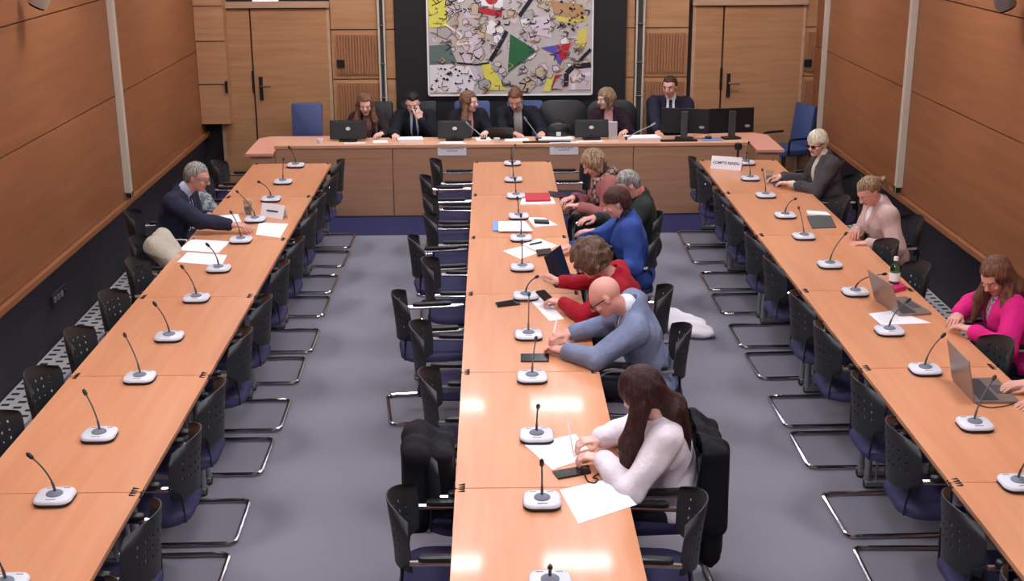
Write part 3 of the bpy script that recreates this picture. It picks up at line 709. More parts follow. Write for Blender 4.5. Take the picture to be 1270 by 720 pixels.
flat('folder', 'light blue folder left on the centre table', 'folder', [(612, 276), (622, 275), (622, 287), (612, 287)], 'bluecard', th=.012)
flat('document', 'thick white document over the light blue folder', 'document', [(619, 275), (652, 275), (662, 287), (619, 287)], 'paper', z=.743, th=.006, lines=6)
flat('open_booklet', 'open white booklet under a black pen case on the centre table', 'booklet', [(653, 270), (676, 271), (692, 280), (664, 282)], 'paper', th=.006, lines=6)
flat('pen_case', 'long black pen case on the open booklet', 'case', [(663, 274.5), (681, 275.5), (682, 278.5), (664, 277.5)], 'blackplastic', z=.737, th=.02)
flat('document', 'white document under the red folder on the centre table', 'document', [(648, 247), (686, 246), (690, 254), (646, 254.5)], 'paper', th=.012)
flat('folder', 'red folder on the centre table before the plaid scarf', 'folder', [(652, 241.5), (682, 241.5), (684, 250), (653, 250.5)], 'red', z=.7425, th=.018)
flat('open_booklet', 'open white booklet with dark pictures nearest to the left man', 'booklet', [(238, 294), (286, 297), (271, 311), (222, 307)], 'paper', th=.008, lines=3)
flat('paper_sheet', 'white sheet below the open booklet on the left table', 'paper', [(233, 309), (282, 313), (275, 326), (220, 321)], 'paper')
flat('paper_sheet', 'white printed sheet under the left man\'s outstretched hand', 'paper', [(322, 273), (358, 275), (348, 292), (318, 288)], 'paper', lines=7)
flat('paper_sheet', 'small white sheet under the left man\'s forearm', 'paper', [(272, 264), (296, 262), (300, 272), (268, 272)], 'paper')
flat('paper_sheet', 'white sheet under the laptop of the woman in pink', 'paper', [(1077, 393), (1108, 389), (1155, 405), (1093, 407)], 'paper', lines=9, th=.001)
flat('tablet', 'grey tablet in a case on the right table before the ponytail woman', 'tablet', [(1001, 272), (1030, 270), (1038, 286), (1008, 287)], 'greyscreen', th=.008)
flat('notebook', 'white notebook by the grey tablet on the right table', 'notebook', [(1001, 266), (1026, 268), (1031, 272), (1003, 270)], 'paper', th=.014)
flat('purse', 'magenta pouch at the edge of the right table behind the laptop', 'pouch', [(1098, 361), (1116, 358), (1124, 364), (1108, 368)], 'magenta' if 'magenta' in M else 'red', th=.03)
flat('tablet', 'tablet with dark screen under the blonde woman\'s hands', 'tablet', [(957, 228), (975, 226), (982, 233), (962, 235)], 'greyscreen', z=.7305, th=.008)
flat('tablet', 'dark tablet on the table edge before the woman in the plaid scarf', 'tablet', [(681, 238), (699, 240), (703, 246), (684, 245)], 'glassblack', th=.009)
dz = .7985
def deskflat(name, lb, cat, x0, x1, y0, y1, mt, th=.004, jit=0):
    m = MB(); m.prism([(x0 + jit, y0), (x1, y0 + jit), (x1 - jit, y1), (x0, y1 - jit)], 0, th); return tag(m.build(name, M[mt], loc=(0, 0, dz)), lb, cat)
deskflat('paper_stack', 'stack of white papers before the young man', 'papers', -1.03, -.74, 13.62, 13.82, 'paper', .03, .02)
deskflat('paper_sheet', 'white paper before the young man\'s left neighbour', 'paper', -1.30, -1.12, 13.60, 13.75, 'paper', .004, .02)
deskflat('paper_stack', 'white papers right of the second small monitor', 'papers', -.18, .0, 13.62, 13.78, 'paper', .02, .02)
deskflat('document', 'open white document before the person at the desk centre', 'document', .14, .42, 13.62, 13.80, 'paper', .006, .015)
deskflat('paper_stack', 'white papers between the handbag and the desk centre', 'papers', .50, .90, 13.62, 13.80, 'paper', .022, .02)
deskflat('keyboard', 'slim black keyboard before the papers at the desk centre', 'keyboard', .34, .86, 13.545, 13.60, 'blackplastic', .012)
deskflat('paper_stack', 'untidy white papers before the man in dark suit', 'papers', 1.46, 1.86, 13.60, 13.84, 'paper', .03, .04)
deskflat('paper_sheet', 'white sheet curling at the desk edge before the first small monitor', 'paper', -1.60, -1.36, 13.56, 13.63, 'paper', .006, .015)
deskflat('paper_sheet', 'white sheet before the second small monitor from the left', 'paper', -.56, -.30, 13.56, 13.63, 'paper', .005, .01)
deskflat('paper_sheet', 'white sheet before the monitor of the fair-haired woman', 'paper', .92, 1.22, 13.55, 13.62, 'paper', .006, .012)
deskflat('keyboard', 'black keyboard before the large monitors', 'keyboard', 1.84, 2.24, 13.55, 13.62, 'blackplastic', .014)
deskflat('folder', 'lilac folder between the large monitors', 'folder', 2.30, 2.52, 13.58, 13.68, 'bluecard', .006, .01)
# cup
def cup(lb, x, y, z, r, h, mt):
    m = MB(); m.lathe([(0, 0), (r * .75, 0), (r, h), (r * .92, h), (r * .7, .006), (0, .006)], 20); return tag(m.build('cup', M[mt], smooth=True, loc=(x, y, z)), lb, 'cup')
cup('small white cup on the long desk at its centre', .06, 13.58, dz, .035, .05, 'paper')
cup('small white cup near the left end of the long desk', -1.86, 13.62, dz, .035, .045, 'paper')
def tumbler(lb, p, r, h, lidw=False):
    t = thing('drinking_glass', lb, 'glass', (p.x, p.y, .7305))
    m = MB(); m.lathe([(0, 0), (r * .85, 0), (r, h), (r * .94, h), (r * .8, .008), (0, .008)], 20); m.build('glass_body', M['glass'], t, smooth=True)
    m = MB(); m.lathe([(0, .009), (r * .78, .009), (r * .88, h * .55), (0, h * .55)], 20); m.build('water', M['glass'], t, smooth=True)
    if lidw: m = MB(); m.lathe([(r * 1.05, h - .004), (r * 1.05, h + .012), (0, h + .014)], 20); m.build('cover', M['trimwood'], t, smooth=True)
tumbler('covered drinking glass behind the left man\'s microphone', at(309, 262), .036, .12, True)
tumbler('drinking glass by the blonde woman\'s hands on the right table', at(955, 229), .034, .12)
# bottle
p = at(1112, 357); t = thing('water_bottle', 'green plastic water bottle with white cap at the right table edge', 'bottle', (2.82, 8.45, .7305))
m = MB(); m.lathe([(0, 0), (.034, 0), (.036, .02), (.036, .13), (.030, .155), (.014, .185), (.013, .20), (0, .20)], 20); m.build('bottle_body', M['greenglass'], t, smooth=True)
m = MB(); m.lathe([(.037, .05), (.037, .11)], 20); m.build('bottle_label', M['paper'], t, smooth=True)
m = MB(); m.lathe([(.016, .195), (.016, .222), (0, .223)], 16); m.build('cap', M['paper'], t, smooth=True)
# folded name signs
def text_on(parent, body, size, M4, mt, name='lettering'):
    cu = bpy.data.curves.new(name, 'FONT'); cu.body = body; cu.size = size; cu.align_x = 'CENTER'; cu.align_y = 'CENTER'; cu.extrude = .0006; cu.offset = size * .02
    o = bpy.data.objects.new(name + '_tmp', cu); C.objects.link(o)
    dg = bpy.context.evaluated_depsgraph_get(); me = bpy.data.meshes.new_from_object(o.evaluated_get(dg)); bpy.data.objects.remove(o)
    me.materials.clear(); me.materials.append(mt); me.transform(M4)
    r = bpy.data.objects.new(name, me); C.objects.link(r); r.parent = parent; return r
def tent(lb, loc, rz, w, h, lines, size, wall=False):
    t = thing('name_sign', lb, 'sign', loc, rz)
    a = .32
    m = MB()
    m.box((0, 0, h / 2), (w, .004, h), 0, M=Matrix.Translation((0, -h * math.sin(a), 0)) @ Matrix.Rotation(-a, 4, 'X'))
    m.box((0, 0, h / 2), (w, .004, h), 0, M=Matrix.Translation((0, h * math.sin(a), 0)) @ Matrix.Rotation(a, 4, 'X'))
    m.build('folded_card', M['paper'], t)
    for tx, sz, zz in lines:
        M4 = Matrix.Translation((0, -h * math.sin(a), 0)) @ Matrix.Rotation(-a, 4, 'X') @ Matrix.Translation((0, -.0035, zz)) @ Matrix.Rotation(PI / 2, 4, 'X')
        if tx: text_on(t, tx, sz, M4, M['ink'])
    return t
s = at(899, 213); tent('white folded sign reading COMPTE RENDU on the far end of the right table', (2.36, 12.45, .7305), -.42, .31, .13, [('COMPTE RENDU', .036, .064)], .04)
tent('white folded name card beside the left man\'s papers', (-1.875, 10.62, .7305), -.50, .24, .12, [('', 0, 0)], .03)
o = bpy.data.objects['name_sign.001']
m = MB(); m.box((0, -.004, .06), (.12, .002, .014), 0, M=Matrix.Translation((0, -.12 * math.sin(.32), 0)) @ Matrix.Rotation(-.32, 4, 'X')); m.build('printed_name', M['ink'], o)
for x, lb in ((-.425, 'left of centre below the small monitor'), (.785, 'below the black handbag')):
    t = thing('name_plate', 'white name plate on the desk front %s' % lb, 'name plate', (x, 13.51, .68), 0, 'name plates on the long desk')
    m = MB(); m.box((0, -.012, .06), (.31, .006, .125)); m.box((0, .015, .12), (.31, .06, .005)); m.build('card', M['paper'], t)
    m = MB(); rr = random.Random(x)
    def row(z, w, hgt):
        xx = -w / 2
        while xx < w / 2:
            ww = rr.uniform(.006, .011)
            m.box((xx + ww / 2, -.0155, z), (ww * .35, .001, hgt)); m.box((xx + ww / 2, -.0155, z + rr.choice((-1, 0, 1)) * hgt * .42), (ww, .001, hgt * .22)); xx += ww + .003
    row(.072, .24 if x < 0 else .20, .018); row(.048, .11, .014); m.build('lettering', M['ink'], t)
# gooseneck mics on the long desk
for x, tx, tz, lb in ((-.085, -.28, .20, 'before the woman looking right'), (.52, .36, .25, 'before the person at the desk centre'), (1.50, 1.80, .17, 'between the fair-haired woman and the man in dark suit'), (2.38, 2.42, .35, 'between the two large monitors')):
    t = thing('gooseneck_microphone', 'slim silver gooseneck microphone %s' % lb, 'microphone', (x, 13.70, dz), 0, 'gooseneck microphones on the long desk')
    m = MB(); m.prism(rrect(.07, .07, .02, 4), 0, .03, inset=.008); m.build('base', M['blackplastic'], t, smooth=True)
    d = Vector((tx - x, .05, tz))
    MB().tube([(0, 0, .03), d * .4 + Vector((0, 0, .02)), d * .85], .0055).build('gooseneck', M['alu'], t, smooth=True)
    MB().tube([d * .84, d], [.011, .010], 10).build('mic_capsule', M['alu'], t, smooth=True)
# handbag on the desk
t = thing('handbag', 'rounded black handbag with a white tag on the long desk', 'bag', (.74, 13.83, dz))
m = MB()
n = 20
for j in range(9):
    pass
prof = [(0, 0), (.10, 0), (.125, .03), (.12, .10), (.095, .15), (.05, .175), (0, .18)]
m.lathe(prof, 24, sx=1.05, sy=.55); m.build('bag_body', M['blackleather'], t, smooth=True)
m = MB(); m.tube([(.07 * math.cos(a), -.02, .13 + .085 * math.sin(a)) for a in [PI * k / 12 for k in range(13)]], .007); m.build('handle', M['blackleather'], t, smooth=True)
m = MB(); m.box((.0, -.069, .055), (.05, .006, .045)); m.build('tag', M['paper'], t, bevel=.003)
# black mic stand / small camera at the far end of right table
t = thing('table_camera', 'small black camera on a stand at the far end of the right table', 'camera', (2.50, 12.62, .7305))
m = MB(); m.lathe([(.045, 0), (.045, .012), (.012, .02), (.012, .16), (0, .16)], 16); m.build('stand', M['blackplastic'], t, smooth=True)
m = MB(); m.lathe([(0, .155), (.03, .16), (.042, .19), (.034, .225), (0, .235)], 18); m.build('camera_head', M['blackplastic'], t, smooth=True)
# cables
def cable(lb, pts, r=.004):
    return tag(MB().tube(fillet([at(u, v, .736) for u, v in pts], .05, 5), r, 6).build('cable', M['cableblack'], smooth=True), lb, 'cable')
cable('coiled black cable beside the phone of the woman in white blouse', [(722, 586), (727, 598), (736, 600), (740, 594), (732, 593), (745, 585), (756, 592), (764, 598)])
cable('thin black charging cable running from the laptop at the right edge', [(1210, 506), (1225, 511), (1245, 509), (1262, 504)], .003)
# ---------------------------------------------------------------- people: smooth implicit bodies meshed on a grid
f32 = np.float32
class Field:
    def __init__(s, lo, hi, res):
        s.lo = np.array(lo, float); s.res = res
        s.n = np.maximum(4, np.ceil((np.array(hi) - s.lo) / res).astype(int) + 1)
        s.a = np.full(tuple(s.n), .08, f32)
        s.ax = [(s.lo[i] + res * np.arange(s.n[i])).astype(f32) for i in range(3)]
    def sub(s, lo, hi):
        i0 = np.clip(np.floor((np.array(lo) - s.lo) / s.res).astype(int), 0, s.n); i1 = np.clip(np.ceil((np.array(hi) - s.lo) / s.res).astype(int) + 1, 0, s.n)
        sl = tuple(slice(a, b) for a, b in zip(i0, i1))
        X = s.ax[0][sl[0]][:, None, None]; Y = s.ax[1][sl[1]][None, :, None]; Z = s.ax[2][sl[2]][None, None, :]
        return sl, X, Y, Z
    def put(s, sl, d, k=.02, op='u'):
        a = s.a[sl]
        if a.size == 0: return
        if op == 'u':
            h = np.maximum(k - np.abs(a - d), 0) / k if k > 0 else 0
            s.a[sl] = np.minimum(a, d) - h * h * k * .25
        else:
            h = np.maximum(k - np.abs(a + d), 0) / k
            s.a[sl] = np.maximum(a, -d) + h * h * k * .25
    def cap(s, a, b, ra, rb=None, k=.02, op='u', pad=0):
        rb = ra if rb is None else rb; a = np.array(a, float); b = np.array(b, float); R = max(ra, rb) + k + .03 + pad
        sl, X, Y, Z = s.sub(np.minimum(a, b) - R, np.maximum(a, b) + R)
        v = b - a; L = max(float(v @ v), 1e-9)
        t = np.clip(((X - a[0]) * v[0] + (Y - a[1]) * v[1] + (Z - a[2]) * v[2]) / L, 0, 1).astype(f32)
        d = np.sqrt((X - a[0] - t * v[0]) ** 2 + (Y - a[1] - t * v[1]) ** 2 + (Z - a[2] - t * v[2]) ** 2) - (ra + (rb - ra) * t)
        s.put(sl, d.astype(f32), k, op)
    def ell(s, c, r, R=None, k=.02, op='u'):
        c = np.array(c, float); r = np.array(r, float); R = np.eye(3) if R is None else R; mr = r.max() + k + .03
        sl, X, Y, Z = s.sub(c - mr, c + mr); X, Y, Z = X - c[0], Y - c[1], Z - c[2]
        q = [X * R[0, i] + Y * R[1, i] + Z * R[2, i] for i in range(3)]
        k0 = np.sqrt(sum((q[i] / r[i]) ** 2 for i in range(3))); k1 = np.sqrt(sum((q[i] / r[i] ** 2) ** 2 for i in range(3))) + 1e-6
        s.put(sl, (k0 * (k0 - 1) / k1).astype(f32), k, op)
    def coords(s):
        return s.ax[0][:, None, None], s.ax[1][None, :, None], s.ax[2][None, None, :]
    def mesh(s):
        a = s.a; ins = a < 0; n = s.n
        c = np.zeros(tuple(n - 1), np.uint8)
        for i in (0, 1):
            for j in (0, 1):
                for k in (0, 1): c += ins[i:n[0] - 1 + i, j:n[1] - 1 + j, k:n[2] - 1 + k]
        act = (c > 0) & (c < 8); idx = np.argwhere(act)
        if len(idx) == 0: return np.zeros((0, 3)), np.zeros((0, 4), int)
        vid = np.full(act.shape, -1, np.int64); vid[act] = np.arange(len(idx))
        acc = np.zeros((len(idx), 3)); cnt = np.zeros(len(idx))
        corners = [(i, j, k) for i in (0, 1) for j in (0, 1) for k in (0, 1)]
        val = {q: a[idx[:, 0] + q[0], idx[:, 1] + q[1], idx[:, 2] + q[2]] for q in corners}
        for p in corners:
            for ax in range(3):
                if p[ax] == 0:
                    q = list(p); q[ax] = 1; q = tuple(q); A, B = val[p], val[q]; mk = (A < 0) != (B < 0)
                    t = np.where(mk, A / np.where(mk, A - B, 1), 0); pt = np.array(p, float)[None, :].repeat(len(idx), 0); pt[:, ax] = t
                    acc[mk] += pt[mk]; cnt[mk] += 1
        V = (idx + acc / cnt[:, None]) * s.res + s.lo
        F = []
        for ax in range(3):
            A = ins[tuple(slice(0, n[i] - 1) if i == ax else slice(1, n[i] - 1) for i in range(3))]
            B = ins[tuple(slice(1, n[i]) if i == ax else slice(1, n[i] - 1) for i in range(3))]
            e = np.argwhere(A != B); fl = A[A != B]
            o = [i for i in range(3) if i != ax]
            base = e.copy(); base[:, o[0]] += 1; base[:, o[1]] += 1
            q = []
            for d0, d1 in ((-1, -1), (0, -1), (0, 0), (-1, 0)):
                b = base.copy(); b[:, o[0]] += d0; b[:, o[1]] += d1; q.append(vid[b[:, 0], b[:, 1], b[:, 2]])
            q = np.stack(q, 1)
            flip = fl if ax != 1 else ~fl
            q[~flip] = q[~flip][:, ::-1]; F.append(q)
        F = np.concatenate(F); F = F[(F >= 0).all(1)]
        return V, F
def grid_obj(name, V, F, mats, parent, classify=None):
    me = bpy.data.meshes.new(name)
    me.vertices.add(len(V)); me.vertices.foreach_set('co', V.astype(f32).ravel())
    me.loops.add(len(F) * 4); me.loops.foreach_set('vertex_index', F.astype(np.int32).ravel())
    me.polygons.add(len(F)); me.polygons.foreach_set('loop_start', np.arange(0, len(F) * 4, 4, dtype=np.int32))
    try: me.polygons.foreach_set('loop_total', np.full(len(F), 4, np.int32))
    except Exception: pass
    for m in mats: me.materials.append(m)
    if classify is not None: me.polygons.foreach_set('material_index', classify(V[F].mean(1)).astype(np.int32))
    me.polygons.foreach_set('use_smooth', np.ones(len(F), bool))
    me.update(calc_edges=True); me.validate()
    o = bpy.data.objects.new(name, me); C.objects.link(o); o.parent = parent
    return o
nrm = lambda v: np.array(v, float) / (np.linalg.norm(v) + 1e-9)
def basis(fwd, up=(0, 0, 1)):
    f = nrm(fwd); u = np.array(up, float); r = nrm(np.cross(f, u)); u = np.cross(r, f)
    return np.stack([r, f, u], 1)       # columns: right, forward, up
def ik(a, b, l1, l2, hint):
    a = np.array(a, float); b = np.array(b, float); v = b - a; d = np.linalg.norm(v)
    if d > (l1 + l2) * .995: s = d / ((l1 + l2) * .995); l1 *= s; l2 *= s
    u = v / d; x = (l1 * l1 - l2 * l2 + d * d) / (2 * d); h = math.sqrt(max(0, l1 * l1 - x * x))
    hn = np.array(hint, float); hn -= u * (hn @ u); hn = nrm(hn)
    return a + u * x + hn * h

SK = {}
def skin(key, col):
    if key not in SK: SK[key] = mat('skin ' + key, col, .5, var=.05, scale=25)
    return SK[key]
M['eye'] = mat('eye white', (225, 220, 215), .3); M['iris'] = mat('iris brown', (50, 34, 26), .2); M['lip'] = mat('lips', (170, 92, 88), .5); 
def cloth(name, col, pat=None, var=.12, scale=14):
    m = mat(name, col, .85, var=var, scale=scale, bump=.55, bscale=34, spec=.25)
    if pat:
        nt = m.node_tree; b = nt.nodes['Principled BSDF']; tc = nt.nodes.new('ShaderNodeTexCoord')
        cr = nt.nodes.new('ShaderNodeValToRGB')
        if pat[0] == 'spots':
            tx = nt.nodes.new('ShaderNodeTexNoise'); tx.inputs['Scale'].default_value = pat[2]; cr.color_ramp.elements[0].position = .44; cr.color_ramp.elements[1].position = .54
        else:
            tx = nt.nodes.new('ShaderNodeTexChecker'); tx.inputs['Scale'].default_value = pat[2]
        nt.links.new(tc.outputs['Object'], tx.inputs['Vector']); nt.links.new(tx.outputs['Fac'], cr.inputs['Fac'])
        cr.color_ramp.elements[0].color = srgb(*pat[1]); cr.color_ramp.elements[1].color = srgb(*col)
        nt.links.new(cr.outputs['Color'], b.inputs['Base Color'])
    return m
def hairmat(name, c1, c2):
    m, nt, b = newmat(name); tc = nt.nodes.new('ShaderNodeTexCoord'); mp = nt.nodes.new('ShaderNodeMapping'); mp.inputs['Scale'].default_value = (60, 60, 7)
    nz = nt.nodes.new('ShaderNodeTexNoise'); nz.inputs['Scale'].default_value = 1.5; nz.inputs['Detail'].default_value = 4; cr = nt.nodes.new('ShaderNodeValToRGB')
    nt.links.new(tc.outputs['Object'], mp.inputs['Vector']); nt.links.new(mp.outputs['Vector'], nz.inputs['Vector']); nt.links.new(nz.outputs['Fac'], cr.inputs['Fac'])
    cr.color_ramp.elements[0].position = .38; cr.color_ramp.elements[0].color = srgb(*c1); cr.color_ramp.elements[1].position = .62; cr.color_ramp.elements[1].color = srgb(*c2)
    nt.links.new(cr.outputs['Color'], b.inputs['Base Color']); b.inputs['Roughness'].default_value = .6; b.inputs['Specular IOR Level'].default_value = .3
    bp = nt.nodes.new('ShaderNodeBump'); bp.inputs['Strength'].default_value = .5; bp.inputs['Distance'].default_value = .01
    nt.links.new(nz.outputs['Fac'], bp.inputs['Height']); nt.links.new(bp.outputs['Normal'], b.inputs['Normal'])
    return m

def hand_sdf(F, w, d, palm, thumbside, curl=.5, sc=1.0, pinch=False):
    """palm + five separate bent fingers. w wrist, d hand direction, palm = normal the palm faces"""
    d = nrm(d); palm = np.array(palm, float); palm = nrm(palm - d * (palm @ d)); x = np.cross(palm, d)
    if x @ np.array(thumbside) < 0: x = -x
    P = lambda a, b, c: w + (x * a + d * b + palm * c) * sc
    for i in range(4):
        F.cap(P(.027 - .018 * i, .015, 0), P(.030 - .020 * i, .085, 0), .0125 * sc, .0105 * sc, k=.012)
    F.cap(w - d * .03, P(0, .02, 0), .024 * sc, .022 * sc, k=.02)
    ln = [(.040, .024, .020), (.044, .028, .021), (.041, .026, .020), (.032, .019, .018)]
    for i in range(4):
        p = P(.030 - .0205 * i, .086 - .003 * abs(i - 1), 0); ang = .12 + curl * .35 + .05 * i; sp = (.10 - .07 * i) * (1 - curl * .6)
        for j, l in enumerate(ln[i]):
            dd = nrm(d * math.cos(ang) + palm * math.sin(ang) + x * sp)
            q = p + dd * l * sc
            r0 = (.0088, .0082, .0074)[j] * sc
            F.cap(p, q, r0, r0 * .93, k=.004); p = q; ang += curl * (.95 if j == 0 else .7)
    a = P(.026, .022, .006); b = P(.050, .052, .012 + .02 * curl)
    c = P(.050 - .022 * curl, .082, .018 + .030 * curl); e = P(.044 - .03 * curl, .104, .022 + .036 * curl)
    F.cap(a, b, .014 * sc, .0115 * sc, k=.012); F.cap(b, c, .0108 * sc, .0095 * sc, k=.004); F.cap(c, e, .0095 * sc, .008 * sc, k=.004)
    return P(.012, .10, .035)

def person(lb, pel, neck, head, look, hands, skc, hair, top, legs='trousers', sex='m', res=.006, elbow=(None, None), handdir=(None, None), curl=(.4, .4),
           glasses=None, shirt=None, tie=None, vneck=.35, scarf=None, shades=False, vwide=.36, handpalm=(None, None), bulk=1.0, face=True, hide_legs=False):
    root = thing('person', lb, 'person', (pel[0], pel[1], 0))
    O = np.array([pel[0], pel[1], 0.0]); W = lambda p: np.array(p, float) - O
    pel = W(pel); neck = W(neck); hd = W(head)
    fw = nrm([look[3], look[4], 0]) if len(look) > 3 else nrm([look[0], look[1], 0])
    lk = np.array(look[:3], float)
    T = basis(fw, neck - pel)  # torso
    up = nrm(neck - pel); rt = nrm(np.cross(fw, up)); tf = np.cross(up, rt)
    TB = np.stack([rt, tf, up], 1)
    sw = (.165 if sex == 'm' else .142) * bulk
    H = basis(lk)
    hs = .96 if sex == 'f' else 1.0
    HP = lambda x, y, z: hd + H @ (np.array([x, y, z]) * hs)
    sh = [neck - up * .062 + rt * sw * s - tf * .005 for s in (-1, 1)]     # left (-), right (+)
    hw = [None, None]; el = [None, None]
    for i, s in enumerate((-1, 1)):
        g = hands[i]
        wr = W(g) if g is not None else pel + fw * .30 + rt * s * .10 + np.array([0, 0, .10])
        hint = W(elbow[i]) - sh[i] if elbow[i] is not None else rt * s * .55 - np.array([0, 0, 1.0])
        hw[i] = wr; el[i] = ik(sh[i], wr, .285, .255, hint)
    pts = [pel - .25, pel + .25, neck, hd + .18, hd - .18] + hw + el + [q + .13 for q in hw] + [q - .13 for q in hw]
    lo = np.min(pts, 0) - .05; hi = np.max(pts, 0) + .05; lo[2] = max(lo[2], .40)
    # ---- skin body
    F = Field(lo, hi, res)
    F.ell(pel + up * .04, (.15 * bulk, .10, .12), TB, k=.03); F.ell(pel + (neck - pel) * .35, (.12 * bulk, .085, .15), TB, k=.04); F.ell(pel + (neck - pel) * .68, (.14 * bulk, .10, .16), TB, k=.04)
    F.cap(neck - up * .035 - tf * .01, sh[0] + up * .0, .045, .045, k=.04); F.cap(neck - up * .035 - tf * .01, sh[1], .045, .045, k=.04)
    nr = .056 if sex == 'm' else .047
    F.cap(neck - up * .03, HP(0, -.022, -.055), nr * 1.05, nr * .95, k=.03)
    hdirs = []
    for i, s in enumerate((-1, 1)):
        F.cap(sh[i], el[i], .045 * bulk, .036, k=.02); F.cap(el[i], hw[i], .036, .023, k=.01)
        fd = nrm(hw[i] - el[i]); dd = nrm(handdir[i]) if handdir[i] is not None else nrm([fd[0], fd[1], fd[2] * .35 - .05])
        pm = handpalm[i] if handpalm[i] is not None else (0, 0, -1)
        hdirs.append((dd, pm))
        hand_sdf(F, hw[i], dd, pm, -rt * s if abs(np.dot(pm, (0, 0, 1))) > .5 else np.array([0, 0, 1.]), curl[i], sc=.95 if sex == 'f' else 1.05)
    # head
    F.ell(HP(0, -.012, .028), np.array((.074, .094, .088)) * hs, H, k=.02)
    F.ell(HP(0, .024, -.045), np.array((.056, .062, .066)) * hs, H, k=.03)
    F.ell(HP(0, .060, -.092), np.array((.024, .020, .018)) * hs, H, k=.03)
    F.ell(HP(0, .045, .02), np.array((.060, .044, .052)) * hs, H, k=.02)
    if face:
        F.cap(HP(-.030, .082, .020), HP(.030, .082, .020), .010, k=.012)
        for s in (-1, 1):
            F.ell(HP(s * .030, .096, .002), np.array((.016, .012, .010)), H, k=.010, op='s')
            F.ell(HP(s * .038, .066, -.030), np.array((.022, .018, .018)), H, k=.015)
            F.ell(HP(s * .075, -.008, -.008), np.array((.010, .020, .031)), H, k=.008)
        F.cap(HP(0, .090, .006), HP(0, .108, -.026), .0075, .0125, k=.010)
        F.ell(HP(0, .101, -.030), (.019, .012, .009), H, k=.008)
        F.cap(HP(-.018, .083, -.058), HP(.018, .083, -.058), .0065, k=.006); F.cap(HP(-.014, .082, -.068), HP(.014, .082, -.068), .0075, k=.006)
        for s in (-1, 1): F.ell(HP(s * .030, .082, .001), (.0125, .0115, .0085), H, k=.002)
    V, Q = F.mesh()
    sk = skin(str(skc), skc)
    def cls(c):
        q = ((c - hd) @ H) / hs; m = np.zeros(len(c), int)
        e = (np.abs(np.abs(q[:, 0]) - .030) < .013) & (np.abs(q[:, 2] - .001) < .0075) & (q[:, 1] > .080)
        ir = e & (np.abs(np.abs(q[:, 0]) - .030) < .006); lp = (np.abs(q[:, 0]) < .023) & (np.abs(q[:, 2] + .063) < .010) & (q[:, 1] > .083)
        br = (np.abs(np.abs(q[:, 0]) - .031) < .019) & (np.abs(q[:, 2] - .022 + np.abs(np.abs(q[:, 0]) - .031) * .2) < .0045) & (q[:, 1] > .07)
        m[e] = 1; m[ir] = 2; m[lp] = 3
        if hair: m[br] = 4
        return m
    hm = hair[1] if hair else M['iris']
    grid_obj('body', V, Q, [sk, M['eye'], M['iris'], M['lip'], hm], root, cls)
    # ---- garment fields
    def torso(off, k=.04, r=None, arms=True, base=False, sl=.90, flare=0, hood=0):
        G = Field(lo - .03, hi + .03, r or max(res * 1.5, .008))
        G.ell(pel + up * .03, (.168 * bulk + off, .125 + off, .12), TB, k=.03)
        G.ell(pel + (neck - pel) * .33, (.142 * bulk + off, .108 + off, .17), TB, k=.05); G.ell(pel + (neck - pel) * .66 + tf * (.006 if sex == 'm' else .014), (.158 * bulk + off, .118 + off, .17), TB, k=.05)
        for i in (0, 1):
            G.cap(neck - up * .045 - tf * .012, sh[i], .050 + off, .054 + off, k=.05)
            if arms:
                G.cap(sh[i], el[i], .057 * (bulk ** .5) + off, .047 + off, k=.035); e2 = el[i] + (hw[i] - el[i]) * sl
                G.cap(el[i], e2, .047 + off, .034 + off, k=.012)
        X, Y, Z = G.coords()
        q = [(X - pel[0]) * TB[0, j] + (Y - pel[1]) * TB[1, j] + (Z - pel[2]) * TB[2, j] for j in range(3)]
        return G, q, (X, Y, Z)
    def folds(G, q, X, Y, Z, amp, ph=0.):
        G.a += (amp * (np.sin(34 * q[2] + 16 * q[0] + ph + 3 * np.sin(11 * q[1] + 9 * q[0])) * .6 + np.sin(61 * q[2] - 33 * q[0] + 21 * q[1] + ph) * .4)).astype(f32)
    Lt = float(np.linalg.norm(neck - pel))
    kind, tm = top[0], top[1]
    if kind in ('jacket', 'coat'):
        if shirt:
            G, q, _ = torso(.006, arms=False); 
            G.cap(neck - up * .04, neck + up * .012 + (HP(0, -.022, -.055) - neck) * .25, nr + .010, nr + .009, k=.01)
            V, Q = G.mesh(); grid_obj('shirt', V, Q, [shirt], root)
            # cuffs
            for i in (0, 1):
                if hands[i] is not None:
                    fd = nrm(hw[i] - el[i]); MB().tube([tuple(hw[i] - fd * .060), tuple(hw[i] - fd * .008)], [.036, .036], 14).build('shirt_cuff', shirt, root, smooth=True)
        if tie:
            G, q, _ = torso(.013, arms=False)
            wdt = .018 + .018 * np.clip((Lt - .03 - q[2]) / .3, 0, 1); G.a = np.maximum(G.a, np.abs(q[0]) - wdt); G.a = np.maximum(G.a, -q[1] + .0); G.a = np.maximum(G.a, q[2] - (Lt - .03)); G.a = np.maximum(G.a, .12 - q[2]).astype(f32)
            kn = neck + tf * (nr + .012) - up * .02; G.ell(kn, (.020, .014, .022), TB, k=.01)
            V, Q = G.mesh(); grid_obj('tie', V, Q, [tie], root)
        G, q, (X, Y, Z) = torso(.020, sl=.85)
        h0 = Lt * vneck; wd = np.abs(q[0]) - np.minimum((q[2] - h0) * vwide, .048)
        lap = (np.abs(wd - .022) < .022) & (q[1] > 0.02) & (q[2] > h0 - .02)
        G.a = np.where(lap, G.a - .006, G.a).astype(f32)
        folds(G, q, X, Y, Z, .0050, len(lb) * .7)
        cut = np.maximum(wd * .94, -(q[1] - .05)); G.a = np.maximum(G.a, -cut).astype(f32)
        G.cap(neck - up * .05 - tf * .014, neck + up * .012 - tf * .014, nr + .020, nr + .018, k=.02); G.cap(neck - up * .02 + tf * .008, neck + up * .14 + tf * .012, nr + .008, nr + .014, k=.006, op='s')
